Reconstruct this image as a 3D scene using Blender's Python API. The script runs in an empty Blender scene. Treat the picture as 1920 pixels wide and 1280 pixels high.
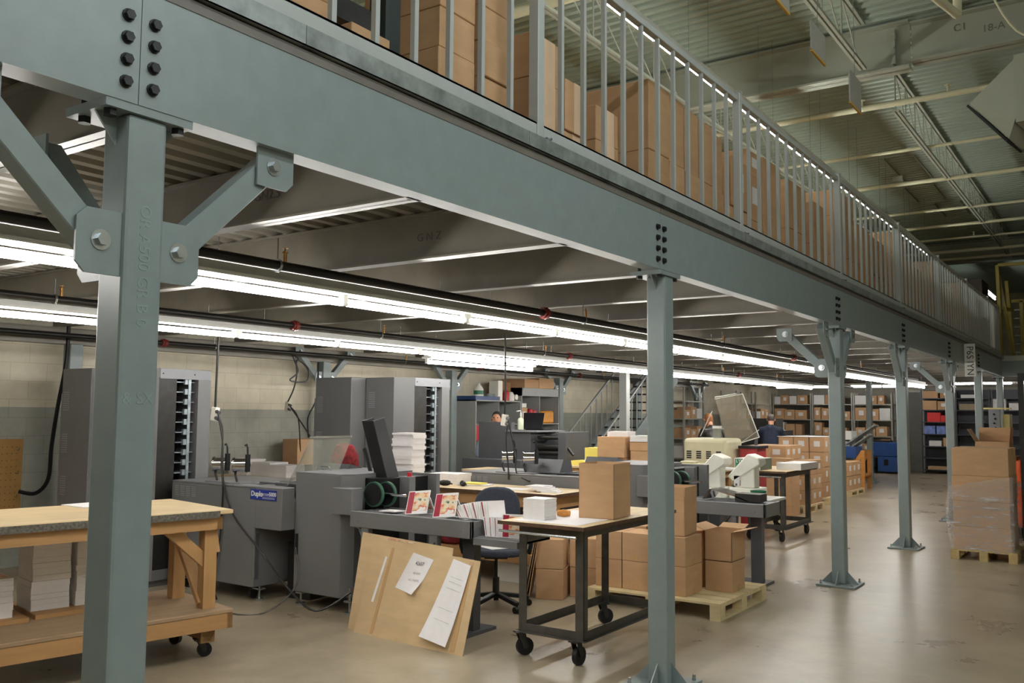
import bpy, math, random
from mathutils import Vector, Matrix
random.seed(7)
PI = math.pi
S = bpy.context.scene
COL = S.collection
# ---------------------------------------------------------------- camera
cam_d = bpy.data.cameras.new('camera'); cam = bpy.data.objects.new('camera', cam_d); COL.objects.link(cam)
YAW, PITCH, ROLL = .6026, .0795, .0079
fw = Vector((-math.sin(YAW)*math.cos(PITCH), math.cos(YAW)*math.cos(PITCH), math.sin(PITCH)))
rt = Vector((math.cos(YAW), math.sin(YAW), 0)); up = rt.cross(fw)
rt2 = rt*math.cos(ROLL)+up*math.sin(ROLL); up2 = -rt*math.sin(ROLL)+up*math.cos(ROLL)
cam.matrix_world = Matrix(((rt2.x, up2.x, -fw.x, 2.5141), (rt2.y, up2.y, -fw.y, -1.5957), (rt2.z, up2.z, -fw.z, 1.6846), (0, 0, 0, 1)))
cam_d.sensor_width = 36; cam_d.sensor_fit = 'HORIZONTAL'; cam_d.lens = 1698.8/1920*36
cam_d.clip_start = .05; cam_d.clip_end = 200
S.camera = cam
# ---------------------------------------------------------------- world, exposure
w = bpy.data.worlds.new('world'); S.world = w; w.use_nodes = True
w.node_tree.nodes['Background'].inputs[0].default_value = (.5, .6, .6, 1)
w.node_tree.nodes['Background'].inputs[1].default_value = .0
S.view_settings.view_transform = 'Standard'; S.view_settings.look = 'None'
S.view_settings.exposure = 1.25; S.view_settings.gamma = 1.0
S.cycles.max_bounces = 8; S.cycles.diffuse_bounces = 4; S.cycles.glossy_bounces = 3
S.cycles.transparent_max_bounces = 12; S.cycles.sample_clamp_indirect = 4
LOW_TUBE = (1, .975, .93); HIGH_TUBE = (.95, 1, .92)
LOW_STR, HIGH_STR, AISLE_FILL_STR = 20, 20, 72
# ---------------------------------------------------------------- helpers
class MB:
    def __init__(s): s.v = []; s.f = []; s.m = []
    def add(s, vs, fs, mi=0):
        n = len(s.v); s.v += [tuple(a) for a in vs]
        s.f += [tuple(i+n for i in f) for f in fs]; s.m += [mi]*len(fs); return s
    def box(s, x0, x1, y0, y1, z0, z1, mi=0):
        return s.add([(x0,y0,z0),(x1,y0,z0),(x1,y1,z0),(x0,y1,z0),(x0,y0,z1),(x1,y0,z1),(x1,y1,z1),(x0,y1,z1)],
                     [(0,3,2,1),(4,5,6,7),(0,1,5,4),(1,2,6,5),(2,3,7,6),(3,0,4,7)], mi)
    def cb(s, c, d, mi=0, M=None):
        hx, hy, hz = d[0]/2, d[1]/2, d[2]/2
        vs = [Vector((a*hx, b*hy, e*hz)) for e in (-1, 1) for a, b in ((-1,-1),(1,-1),(1,1),(-1,1))]
        if M is not None: vs = [M @ q for q in vs]
        c = Vector(c)
        return s.add([c+q for q in vs], [(0,3,2,1),(4,5,6,7),(0,1,5,4),(1,2,6,5),(2,3,7,6),(3,0,4,7)], mi)
    def bar(s, p0, p1, w, h, mi=0, side=None):
        p0, p1 = Vector(p0), Vector(p1); d = (p1-p0); L = d.length; d.normalize()
        u = Vector(side) if side is not None else (Vector((0,0,1)) if abs(d.z) < .9 else Vector((1,0,0)))
        r = d.cross(u).normalized(); u = r.cross(d)
        M = Matrix((d, r, u)).transposed()
        return s.cb((p0+p1)/2, (L, w, h), mi, M)
    def cyl(s, p0, p1, r, n=12, mi=0, r2=None, cap=True):
        p0, p1 = Vector(p0), Vector(p1); d = (p1-p0).normalized(); r2 = r if r2 is None else r2
        a = Vector((0,0,1)) if abs(d.z) < .9 else Vector((1,0,0)); u = d.cross(a).normalized(); w_ = d.cross(u)
        vs = []
        for p, R in ((p0, r), (p1, r2)):
            for k in range(n):
                t = 2*PI*k/n; vs.append(p+(u*math.cos(t)+w_*math.sin(t))*R)
        fs = [(k, (k+1) % n, n+(k+1) % n, n+k) for k in range(n)]
        if cap: fs += [tuple(range(n-1, -1, -1)), tuple(range(n, 2*n))]
        return s.add(vs, fs, mi)
    def tube(s, pts, r, n=8, mi=0):
        pts = [Vector(p) for p in pts]; vs = []; prev = None
        for i, p in enumerate(pts):
            d = (pts[min(i+1, len(pts)-1)]-pts[max(i-1, 0)]).normalized()
            if prev is None: a = Vector((0,0,1)) if abs(d.z) < .9 else Vector((1,0,0)); u = d.cross(a).normalized()
            else: u = (prev-d*prev.dot(d)).normalized()
            prev = u; w_ = d.cross(u)
            for k in range(n):
                t = 2*PI*k/n; vs.append(p+(u*math.cos(t)+w_*math.sin(t))*r)
        fs = []
        for i in range(len(pts)-1):
            for k in range(n): fs.append((i*n+k, i*n+(k+1) % n, (i+1)*n+(k+1) % n, (i+1)*n+k))
        fs += [tuple(range(n-1, -1, -1)), tuple(range((len(pts)-1)*n, len(pts)*n))]
        return s.add(vs, fs, mi)
    def prism(s, poly, vec, mi=0):
        n = len(poly); a = [Vector(p) for p in poly]; v = Vector(vec)
        return s.add(a+[p+v for p in a], [tuple(range(n-1, -1, -1)), tuple(range(n, 2*n))]+[(k, (k+1) % n, n+(k+1) % n, n+k) for k in range(n)], mi)
    def lathe(s, prof, c=(0,0,0), n=16, mi=0, axis='z'):
        vs = []; c = Vector(c)
        for r, h in prof:
            for k in range(n):
                t = 2*PI*k/n; a, b = r*math.cos(t), r*math.sin(t)
                vs.append(c+Vector({'z': (a, b, h), 'x': (h, a, b), 'y': (a, h, b)}[axis]))
        fs = [(i*n+k, i*n+(k+1) % n, (i+1)*n+(k+1) % n, (i+1)*n+k) for i in range(len(prof)-1) for k in range(n)]
        fs += [tuple(range(n-1, -1, -1)), tuple(range((len(prof)-1)*n, len(prof)*n))]
        return s.add(vs, fs, mi)
    def quad(s, a, b, c, d, mi=0): return s.add([a, b, c, d], [(0,1,2,3)], mi)
    def mesh(s, name, mats, off=(0,0,0)):
        me = bpy.data.meshes.new(name); o = off
        me.from_pydata([(a[0]-o[0], a[1]-o[1], a[2]-o[2]) for a in s.v], [], s.f)
        for m in (mats if isinstance(mats, (list, tuple)) else [mats]): me.materials.append(m)
        me.polygons.foreach_set('material_index', s.m); me.update(); return me
    def build(s, name, mats, parent=None, wc=True, smooth=False, bevel=0, seg=1):
        off = tuple(parent.get('_w', (0,0,0))) if (parent is not None and wc) else (0,0,0)
        o = bpy.data.objects.new(name, s.mesh(name, mats, off)); COL.objects.link(o)
        if parent is not None: o.parent = parent; o['_w'] = parent.get('_w', (0,0,0))
        if smooth:
            for p in o.data.polygons: p.use_smooth = True
            try: o.data.set_sharp_from_angle(angle=math.radians(40))
            except Exception: pass
        if bevel:
            b = o.modifiers.new('bevel', 'BEVEL'); b.width = bevel; b.segments = seg; b.limit_method = 'ANGLE'; b.angle_limit = .7
        return o
def tag(o, label=None, cat=None, group=None, kind=None):
    if label:
        o['label'] = label
    if cat: o['category'] = cat
    if group: o['group'] = group
    if kind: o['kind'] = kind
    return o
def thing(name, label, cat, loc=(0,0,0), rz=0, group=None):
    o = bpy.data.objects.new(name, None); COL.objects.link(o); o.location = loc; o.rotation_euler = (0,0,rz)
    o.empty_display_size = .1; o['_w'] = tuple(loc)
    return tag(o, label, cat, group)
def struct(name, mb, mats, **k):
    o = mb.build(name, mats, **k); o['kind'] = 'structure'; return o
def single(name, mb, mats, label, cat, group=None, loc=None, **k):
    """a thing that is one mesh, its origin moved to loc"""
    if loc is None:
        xs = [v[0] for v in mb.v]; ys = [v[1] for v in mb.v]; zs = [v[2] for v in mb.v]
        loc = ((min(xs)+max(xs))/2, (min(ys)+max(ys))/2, min(zs))
    mb.v = [(a[0]-loc[0], a[1]-loc[1], a[2]-loc[2]) for a in mb.v]
    o = mb.build(name, mats, **k); o.location = loc; o['_w'] = tuple(loc)
    return tag(o, label, cat, group)
def kids(o): return [c for c in list(bpy.data.objects) if c.parent == o]
def copy_tree(root, loc, rz=None, label=None, group=None):
    r = root.copy(); COL.objects.link(r); r.location = loc; r['_w'] = tuple(loc)
    if rz is not None: r.rotation_euler = (0,0,rz)
    if label: r['label'] = label
    if group: r['group'] = group
    for ch in root.children:
        c = ch.copy(); COL.objects.link(c); c.parent = r
        for g in ch.children:
            d = g.copy(); COL.objects.link(d); d.parent = c
    return r
def text(name, body, size, mat, loc, rot, parent, ext=.0008, align='CENTER', wc=True, bold=0):
    c = bpy.data.curves.new(name, 'FONT'); c.body = body; c.size = size; c.extrude = ext
    c.align_x = align; c.align_y = 'CENTER'; c.materials.append(mat); c.resolution_u = 3; c.offset = size*bold
    o = bpy.data.objects.new(name, c); COL.objects.link(o)
    off = parent.get('_w', (0,0,0)) if wc else (0,0,0)
    me = bpy.data.meshes.new_from_object(o); me.name = name; bpy.data.objects.remove(o); o = bpy.data.objects.new(name, me); COL.objects.link(o)
    o.location = (loc[0]-off[0], loc[1]-off[1], loc[2]-off[2]); o.rotation_euler = rot; o.parent = parent
    return o
FACE_MY = (PI/2, 0, 0); FACE_PX = (PI/2, 0, PI/2)
# ---------------------------------------------------------------- materials
def lin(c): return tuple(((x/255)/12.92 if x/255 <= .04045 else ((x/255+.055)/1.055)**2.4) for x in c)
def nodes(name):
    m = bpy.data.materials.new(name); m.use_nodes = True; t = m.node_tree
    return m, t, t.nodes['Principled BSDF'], t.links
def mixrgb(t, fac, a, b, mode='MIX'):
    n = t.nodes.new('ShaderNodeMix'); n.data_type = 'RGBA'; n.blend_type = mode
    for i, val in ((0, fac), (6, a), (7, b)):
        if hasattr(val, 'is_output'): t.links.new(val, n.inputs[i])
        else: n.inputs[i].default_value = (tuple(val)+(1,))[:4] if i else val
    return n.outputs[2]
def noise(t, scale, detail=4, rough=.6, stretch=(1,1,1), co='Object', loc=(0,0,0)):
    tc = t.nodes.new('ShaderNodeTexCoord'); mp = t.nodes.new('ShaderNodeMapping'); n = t.nodes.new('ShaderNodeTexNoise')
    mp.inputs['Scale'].default_value = stretch; mp.inputs['Location'].default_value = loc
    t.links.new(tc.outputs[co], mp.inputs[0]); t.links.new(mp.outputs[0], n.inputs['Vector'])
    n.inputs['Scale'].default_value = scale; n.inputs['Detail'].default_value = detail; n.inputs['Roughness'].default_value = rough
    return n.outputs['Fac']
def ramp(t, fac, stops):
    r = t.nodes.new('ShaderNodeValToRGB'); t.links.new(fac, r.inputs[0]); e = r.color_ramp.elements
    while len(e) < len(stops): e.new(.5)
    for k, (p, c) in enumerate(stops): e[k].position = p; e[k].color = (tuple(c)+(1,))[:4]
    return r.outputs[0]
def bump(t, h, b, strength=.2, dist=.01):
    n = t.nodes.new('ShaderNodeBump'); n.inputs['Strength'].default_value = strength; n.inputs['Distance'].default_value = dist
    t.links.new(h, n.inputs['Height']); t.links.new(n.outputs[0], b.inputs['Normal'])
def mat(name, c, rough=.5, metal=0., var=.12, scale=6, bmp=0, spec=.5, stretch=(1,1,1), rnd=0, alpha=None):
    m, t, b, L = nodes(name); c = lin(c)
    b.inputs['Roughness'].default_value = rough; b.inputs['Metallic'].default_value = metal; b.inputs['Specular IOR Level'].default_value = spec
    n = noise(t, scale, stretch=stretch)
    d = tuple(x*(1-var) for x in c); e = tuple(min(1, x*(1+var)) for x in c)
    col = ramp(t, n, [(.3, d), (.7, e)])
    if rnd:
        oi = t.nodes.new('ShaderNodeObjectInfo')
        r = ramp(t, oi.outputs['Random'], [(0, (1-rnd,)*3), (1, (1, 1, 1))]); col = mixrgb(t, 1., col, r, 'MULTIPLY')
    L.new(col, b.inputs['Base Color'])
    if bmp: bump(t, n, b, bmp)
    if alpha is not None: b.inputs['Alpha'].default_value = alpha
    return m
def emis(name, c, s):
    m, t, b, L = nodes(name); b.inputs['Base Color'].default_value = (.8,.8,.8,1)
    b.inputs['Emission Color'].default_value = tuple(c)+(1,); b.inputs['Emission Strength'].default_value = s; return m
STEEL = mat('grey_green_painted_steel', (131,142,142), .34, var=.06, scale=9, bmp=.03)
STEEL_D = mat('grey_painted_joist_steel', (126,120,108), .36, var=.10, scale=5, bmp=.04)
RAIL = mat('light_grey_rail_paint', (172,176,174), .35, var=.04)
GALV = mat('galvanized_steel', (136,142,140), .35, .3, var=.4, scale=7)
BOLT = mat('black_oxide_bolt', (34,34,36), .5, .3)
ZINC = mat('zinc_plated_bolt', (190,196,200), .25, .9)
BLACK = mat('black_plastic', (24,24,26), .45, spec=.3)
BLACKM = mat('black_painted_steel', (40,38,36), .4, .2, var=.3, scale=12)
PIPE = mat('black_sprinkler_pipe', (42,40,38), .35, .4)
RED = mat('red_pipe_coupling', (122,44,38), .4)
GUN = mat('worn_gunmetal_steel', (74,70,64), .42, .2, var=.3, scale=10)
BRASS = mat('brass', (190,140,80), .3, .8)
CHROME = mat('polished_steel', (215,215,218), .12, 1., var=.02)
MACH = mat('grey_machine_enamel', (112,112,113), .42, var=.06, scale=3, bmp=.02)
MACH_D = mat('dark_grey_machine_enamel', (82,83,87), .4, var=.08, scale=4)
MACH_L = mat('light_grey_machine_enamel', (128,129,134), .4, var=.05, scale=4)
VENT = mat('vent_slot_dark', (30,30,32), .6)
VENTL = mat('vent_slot_light', (150,150,152), .5)
BAFFLE = mat('grey_white_panel', (150,148,140), .6, var=.04)
WHITE = mat('white_enamel', (226,226,220), .4, var=.03)
PLASTIC_W = mat('cream_white_plastic', (236,233,222), .4, var=.04)
BEIGE = mat('beige_enamel', (206,200,168), .45, var=.05)
PAPER = mat('white_paper', (240,236,236), .75, var=.03, scale=20)
YPAPER = mat('yellow_paper', (238,222,110), .75, var=.03)
TAPE = mat('packing_tape', (196,158,112), .25, var=.06)
PINKTAPE = mat('pale_packing_tape', (224,192,160), .3, var=.06)
DARKWOOD = mat('dark_table_edge', (82,56,36), .6, var=.35, scale=20)
NAVY = mat('navy_fabric', (30,38,56), .9, var=.2, scale=30, bmp=.2)
CHAIRF = mat('charcoal_blue_upholstery', (58,62,74), .9, var=.15, scale=60, bmp=.2)
SKIN = mat('skin', (206,150,120), .5, var=.06)
HAIR = mat('dark_hair', (38,32,30), .7, var=.4, scale=40, bmp=.4)
GHAIR = mat('greying_hair', (84,76,70), .7, var=.4, scale=40, bmp=.4)
OHAIR = mat('auburn_hair', (150,92,48), .6, var=.35, scale=40, bmp=.4)
BLUE = mat('blue_press_enamel', (34,72,132), .4, var=.12)
YELLOW = mat('safety_yellow_paint', (120,102,16), .45, var=.15)
GASPIPE = mat('yellow_gas_pipe', (196,150,60), .5, var=.1)
CREAMPIPE = mat('cream_painted_pipe', (206,200,170), .5, var=.05)
ORANGE = mat('orange_plastic', (214,84,24), .4, var=.05)
GREEN = mat('green_plastic', (40,110,80), .4)
REDP = mat('red_plastic', (190,34,44), .4)
BLUEC = mat('blue_printed_card', (34,62,110), .4)
MAROON = mat('red_printed_board', (168,50,54), .5, var=.15)
RACK = mat('grey_rack_steel', (158,156,148), .45, .2, var=.1)
RACKD = mat('dark_rack_steel', (62,64,70), .45, .2, var=.1)
DOORM = mat('grey_door_paint', (112,112,104), .5)
LAPTOP = mat('black_laptop', (26,26,30), .35)
def cardboard(name, c, v=.12):
    m, t, b, L = nodes(name); c = lin(c); b.inputs['Roughness'].default_value = .75; b.inputs['Specular IOR Level'].default_value = .25
    n = noise(t, 5, stretch=(1,1,3)); n2 = noise(t, 90, 2, stretch=(1,1,.1))
    col = ramp(t, n, [(.25, tuple(x*.9 for x in c)), (.75, tuple(x*1.08 for x in c))])
    oi = t.nodes.new('ShaderNodeObjectInfo')
    r = ramp(t, oi.outputs['Random'], [(0, (1-v, 1-v*1.1, 1-v*1.2)), (1, (1,1,1))])
    L.new(mixrgb(t, 1., col, r, 'MULTIPLY'), b.inputs['Base Color']); bump(t, n2, b, .06); return m
CARD = cardboard('brown_cardboard', (196,158,120)); CARD_IN = cardboard('cardboard_inside', (150,112,74))
CHIP = cardboard('tan_chipboard', (206,178,138), .05)
def wood(name, c, axis=0, rough=.6):
    m, t, b, L = nodes(name); c = lin(c); b.inputs['Roughness'].default_value = rough
    st = [14,14,14]; st[axis] = .8
    n = noise(t, 1.6, 6, .65, tuple(st)); n2 = noise(t, 3, 3)
    col = ramp(t, n, [(.3, tuple(x*.72 for x in c)), (.6, c), (.8, tuple(min(1, x*1.12) for x in c))])
    col = mixrgb(t, .35, col, ramp(t, n2, [(.35, tuple(x*.7 for x in c)), (.7, c)]))
    L.new(col, b.inputs['Base Color']); bump(t, n, b, .08); return m
WOODX = wood('worn_wood_x', (180,138,90), 0); WOODY = wood('worn_wood_y', (180,138,90), 1); WOODZ = wood('worn_wood_z', (184,142,92), 2)
TOPY = wood('maple_cart_top', (226,200,156), 1, .5); TOPX = wood('maple_table_top', (222,196,154), 0, .5)
SHELFY = wood('dusty_cart_shelf', (160,134,104), 1, .7)
PALW = wood('pale_pallet_wood', (226,204,158), 0, .8); PALD = wood('old_pallet_wood', (196,170,118), 1, .8)
PEG = mat('pegboard', (168,128,70), .7)
def floor_mat():
    m, t, b, L = nodes('polished_concrete')
    n1 = noise(t, 1.1, 8, .68); n2 = noise(t, 6, 8, .7); n3 = noise(t, .5, 2, .4, (1.6,.7,1), loc=(4,2,0)); n4 = noise(t, 40, 2)
    a = ramp(t, n1, [(.3, lin((146,131,107))), (.5, lin((170,156,131))), (.7, lin((192,179,154)))])
    c = ramp(t, n2, [(.25, (.82,.82,.83)), (.75, (1,1,1))])
    a = mixrgb(t, .8, a, c, 'MULTIPLY'); a = mixrgb(t, .5, a, ramp(t, n3, [(.2, (.66,.66,.68)), (.8, (1,1,1))]), 'MULTIPLY')
    L.new(a, b.inputs['Base Color'])
    L.new(ramp(t, n1, [(.2, (.24,)*3), (.8, (.36,)*3)]), b.inputs['Roughness'])
    bump(t, n4, b, .02); return m
FLOOR = floor_mat()
def block_mat(name, axis):
    """painted concrete block wall: cream above 1.72 m, grey below"""
    m, t, b, L = nodes(name); g = t.nodes.new('ShaderNodeNewGeometry'); sx = t.nodes.new('ShaderNodeSeparateXYZ'); L.new(g.outputs['Position'], sx.inputs[0])
    cx = t.nodes.new('ShaderNodeCombineXYZ'); L.new(sx.outputs[axis], cx.inputs[0]); L.new(sx.outputs[2], cx.inputs[1])
    br = t.nodes.new('ShaderNodeTexBrick'); L.new(cx.outputs[0], br.inputs['Vector'])
    br.inputs['Scale'].default_value = 1; br.inputs['Brick Width'].default_value = .4; br.inputs['Row Height'].default_value = .2; br.inputs['Mortar Size'].default_value = .004; br.inputs['Mortar Smooth'].default_value = .3
    br.inputs['Color1'].default_value = (1,1,1,1); br.inputs['Color2'].default_value = (.95,.95,.95,1); br.inputs['Mortar'].default_value = (.78,.76,.72,1)
    mt = t.nodes.new('ShaderNodeMath'); mt.operation = 'GREATER_THAN'; L.new(sx.outputs[2], mt.inputs[0]); mt.inputs[1].default_value = 1.715
    n = noise(t, 3, 5)
    lo = ramp(t, n, [(.3, lin((150,152,142))), (.7, lin((176,176,164)))]); hi = ramp(t, n, [(.3, lin((206,198,176))), (.7, lin((226,218,196)))])
    c = mixrgb(t, mt.outputs[0], lo, hi); c = mixrgb(t, 1., c, br.outputs['Color'], 'MULTIPLY')
    L.new(c, b.inputs['Base Color']); b.inputs['Roughness'].default_value = .7; bump(t, br.outputs['Fac'], b, -.25, .004); return m
BLOCKY = block_mat('painted_block_y', 1); BLOCKX = block_mat('painted_block_x', 0)
ROOF = mat('galvanized_roof_deck', (158,170,158), .42, .2, var=.08, scale=.8)
DECKU = mat('galvanized_floor_deck', (150,146,134), .4, .4, var=.15, scale=2)
ROOFBEAM = mat('cream_roof_steel', (160,162,148), .6, var=.05, scale=2)
def label_mat():
    m, t, b, L = nodes('printed_label'); tc = t.nodes.new('ShaderNodeTexCoord')
    br = t.nodes.new('ShaderNodeTexBrick'); L.new(tc.outputs['Generated'], br.inputs['Vector']); br.inputs['Scale'].default_value = 9
    n = noise(t, 14, 2, .5, (1,1,3), 'Generated')
    L.new(ramp(t, n, [(.52, lin((234,232,230))), (.6, lin((176,176,180)))]), b.inputs['Base Color']); b.inputs['Roughness'].default_value = .6; return m
LABEL = label_mat()
def picture_mat():
    m, t, b, L = nodes('cover_picture'); n = noise(t, 2.6, 2, .5, (1,1,1), 'Generated')
    L.new(ramp(t, n, [(.3, lin((60,90,50))), (.38, lin((236,226,206))), (.5, lin((232,190,140))), (.56, lin((206,60,50))), (.62, lin((240,236,230)))]), b.inputs['Base Color'])
    b.inputs['Roughness'].default_value = .35; return m
PICT = picture_mat(); COVER_RED = mat('cover_red', (160,34,58), .35)
def clear_mat(name, c, a, rough=.15):
    m, t, b, L = nodes(name); b.inputs['Base Color'].default_value = lin(c)+(1,); b.inputs['Roughness'].default_value = rough
    n = noise(t, 3, 4); L.new(ramp(t, n, [(.3, (a*.7,)*3), (.7, (min(1,a*1.3),)*3)]), b.inputs['Alpha']); return m
PLEXI = clear_mat('hazy_clear_cover', (190,190,176), .30, .3); PLEXI2 = clear_mat('clear_acrylic_sheet', (176,168,150), .32, .15)
WRAP = None
def wrap_mat():
    m, t, b, L = nodes('stretch_wrap'); b.inputs['Base Color'].default_value = (.85,.85,.87,1); b.inputs['Roughness'].default_value = .12
    n = noise(t, 7, 8, .75, (1,1,3.5)); n2 = noise(t, 5, 7, .75, (.5,.5,5))
    L.new(ramp(t, n2, [(.35, (.12,)*3), (.55, (.28,)*3), (.66, (.75,)*3)]), b.inputs['Alpha']); bump(t, n, b, .9, .03); return m  # denser alpha streaks stand in for highlights on the film
WRAP = wrap_mat()
FLOWER = mat('red_patterned_fabric', (110,22,26), .9, var=.8, scale=16)
T_LOW = emis('low_tube_glow', LOW_TUBE, LOW_STR); T_HIGH = emis('high_tube_glow', HIGH_TUBE, HIGH_STR)
T_AISLE_FILL = emis('aisle_fill_glow', (.90,.98,1.0), AISLE_FILL_STR)
CHALK = mat('faded_marker', (112,110,98), .7)
CUB = mat('cubby_grey_laminate', (158,160,158), .5, var=.04)
INK = mat('printed_ink', (60,60,64), .6); INKL = mat('faint_print', (150,150,152), .6); STAMP = mat('mill_stamp_ink', (136,152,149), .45)
BLUEL = mat('blue_badge', (34,52,140), .35)
# ================================================================ lamps first (their light is the scene's light)
def fixture(x, y0, z, label, group, L=2.44, mt=None, w_=.075, along='y', drop=.045):
    mt = mt or T_LOW
    t = thing('fluorescent_fixture', label, 'ceiling light', (x, y0, z), 0, group)
    def q(a0, a1, b0, b1, c0, c1):
        return (x+a0, x+a1, y0+b0, y0+b1, z+c0, z+c1) if along == 'y' else (x+b0, x+b1, y0+a0, y0+a1, z+c0, z+c1)
    m = MB(); m.box(*q(-w_*.5, w_*.5, 0, L, drop+.02, drop+.075)); m.box(*q(-w_, w_, 0, L, drop, drop+.02)); m.build('housing', WHITE, t)
    for k in range(2):
        a = k*L/2+.025; b = (k+1)*L/2-.025; m = MB()
        if along == 'y': m.cyl((x, y0+a, z), (x, y0+b, z), .023, 8)
        else: m.cyl((x+a, y0, z), (x+b, y0, z), .023, 8)
        m.build('fluorescent_tube', mt, t, smooth=True)
    top = 2.6 if z < 2.5 else (2.885 if z < 3 else 7.2)
    for a in (.3, L-.3):
        m = MB(); p = (x, y0+a) if along == 'y' else (x+a, y0); m.cyl((p[0], p[1], z+drop+.07), (p[0], p[1], top), .003, 5); m.build('hanger_wire', ZINC, t)
    for a in (0, L/2-.02, L-.04):
        m = MB(); m.box(*q(-.018, .018, a, a+.04, -.022, drop)); m.build('lamp_holder', WHITE, t)
    return t
ORD = ['first', 'second', 'third', 'fourth', 'fifth', 'sixth', 'seventh', 'eighth', 'ninth', 'tenth', 'eleventh', 'twelfth', 'thirteenth', 'fourteenth', 'fifteenth', 'sixteenth', 'seventeenth', 'eighteenth', 'nineteenth', 'twentieth']
for k in range(9):
    fixture(-1.43, -1.33+2.44*k, 2.35, 'white fluorescent strip light, %s from the camera in the row nearest the steel columns' % ORD[k], 'strip lights in the row nearest the columns')
for k in range(9):
    fixture(-3.95, -1.33+2.44*k, 2.35, 'white fluorescent strip light, %s from the camera in the row over the machines' % ORD[k], 'strip lights in the row over the machines')
fixture(-4.85, 7.2, 2.33, 'lone fluorescent strip light between the machine row and the block wall', None)
for k in range(3):
    fixture(-1.5+k*1.5, 25.2, 2.58, 'crosswise fluorescent strip light at the far racks, %s from the left' % ORD[k], 'crosswise strip lights by the far racks', L=1.4, along='x')
for k in range(8):
    fixture(-1.70, 3.6+2.44*k, 5.8, 'high strip light above the mezzanine railing, %s from the camera' % ORD[k], 'strip lights high over the mezzanine', mt=T_HIGH, w_=.05, drop=.085)
for k in range(2):
    fixture(-6.6+k*2.2, 26.0, 2.55, 'added crosswise fluorescent strip light over the far shelving, %s' % ['left one', 'right one'][k], 'added strip lights over the far shelving', L=1.8, along='x')  # pair added to brighten the far shelving
for k in range(4):
    fixture(-5.2, 1.0+4.9*k, 5.8, 'added high strip light deep over the mezzanine, %s from the camera' % ORD[k], 'added strip lights over the back of the mezzanine', mt=T_HIGH, w_=.085, drop=.065)  # unseen extra row, put in to light the deck
fixture(-1.6, 33.2, 6.0, 'small far strip light beyond the last roof beam', None, mt=T_HIGH, w_=.05, drop=.085)
for k, (fx, fy) in enumerate(((3.4, -3.2), (3.4, 0.6), (6.6, -2.0), (6.6, 2.0))):
    fixture(fx, fy, 5.9, 'added fill light over the open aisle, %s of four by the camera' % ORD[k], 'added fill lights over the open aisle', mt=T_AISLE_FILL, w_=.085, drop=.065)  # added out of view to light the column and beam fronts
# ================================================================ setting
m = MB(); m.box(-7.7, 10.2, -6.2, 44.2, -.1, 0); struct('floor', m, FLOOR)
m = MB(); m.box(-7.7, -7.5, -6.2, 44.2, 0, 7.4); struct('wall_left', m, BLOCKY)
m = MB(); m.box(-7.7, 10.2, 44, 44.2, 0, 7.4); struct('wall_back', m, BLOCKX)
m = MB(); m.box(10, 10.2, -6.2, 44.2, 0, 7.4); struct('wall_right', m, BLOCKY)
m = MB(); m.box(-7.7, 10.2, -6.2, -6, 0, 7.4); struct('wall_front', m, BLOCKX)
m = MB(); m.box(-7.5, 6, 28.9, 29.05, 0, 2.9); struct('wall_far', m, mat('grey_partition', (150,146,134), .7))
def corrugate(x0, x1, y0, y1, z, pitch, h, along, t=.004):
    """trapezoid sheet, ridges along 'x' or 'y'"""
    m = MB(); a0, a1 = (y0, y1) if along == 'x' else (x0, x1); prof = []; a = a0
    while a < a1:
        prof += [(a, z), (a+pitch*.40, z), (a+pitch*.52, z+h), (a+pitch*.88, z+h)]; a += pitch
    vs = []
    for p, zz in prof:
        vs += [(x0, p, zz), (x1, p, zz)] if along == 'x' else [(p, y0, zz), (p, y1, zz)]
    n = len(prof); m.add(vs, [(2*k, 2*k+1, 2*k+3, 2*k+2) for k in range(n-1)]); return m
m = corrugate(-7.5, 10, -6, 44, 7.20, .20, .06, 'x'); m.box(-7.6, 10.1, -6.1, 44.1, 7.29, 7.38); struct('ceiling', m, ROOF)
# ---- door in the far partition
m = MB(); m.box(-3.55, -3.48, 28.8, 28.9, 0, 2.45); m.box(-2.98, -2.91, 28.8, 28.9, 0, 2.45); m.box(-3.55, -2.91, 28.8, 28.9, 2.45, 2.52); struct('trim_1', m, RACK)
m = MB(); m.box(-3.48, -2.98, 28.84, 28.9, 0, 2.45); d = struct('door_1', m, DOORM)
m = MB(); m.cyl((-3.42, 28.84, 1.02), (-3.42, 28.78, 1.02), .03, 10); m.bar((-3.42, 28.78, 1.02), (-3.32, 28.78, 1.02), .02, .02); m.build('door_handle', ZINC, d)
# ================================================================ mezzanine
YS = [0, 3.7456, 7.9024, 11.06, 14.76, 18.07, 21.45]
SEAM = [-3.5, -.047, 3.585, 7.697, 10.805, 14.274, 17.547, 21.243]
H = 2.6
NEARNESS = ['nearest the camera', 'between the first and second columns', 'between the second and third columns', 'between the third and fourth columns', 'between the fourth and fifth columns', 'between the fifth and sixth columns', 'between the sixth and seventh columns']
beamlab = ['blue-grey steel edge beam left of the nearest bolted joint, at the frame edge', 'long blue-grey steel edge beam over the front work area', 'grey steel edge beam past the second column, with two rows of black bolts',
           'edge beam between the third and fourth steel columns', 'edge beam between the fourth and fifth steel columns', 'edge beam between the fifth and sixth steel columns', 'farthest edge beam, running up to the corner of the mezzanine']
TOPSTRIP = mat('brown_grey_primer', (104,99,92), .5)
def bolt_obj(c, r, parent, axis='x', name='bolt', mt=None, t=.018):
    m = MB(); c = Vector(c); d = {'x': Vector((1,0,0)), 'y': Vector((0,-1,0)), 'z': Vector((0,0,1))}[axis]
    m.cyl(c, c+d*t*.25, r*1.08, 12); m.cyl(c+d*t*.25, c+d*t, r*.86, 6); return m.build(name, mt or BOLT, parent)
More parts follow.
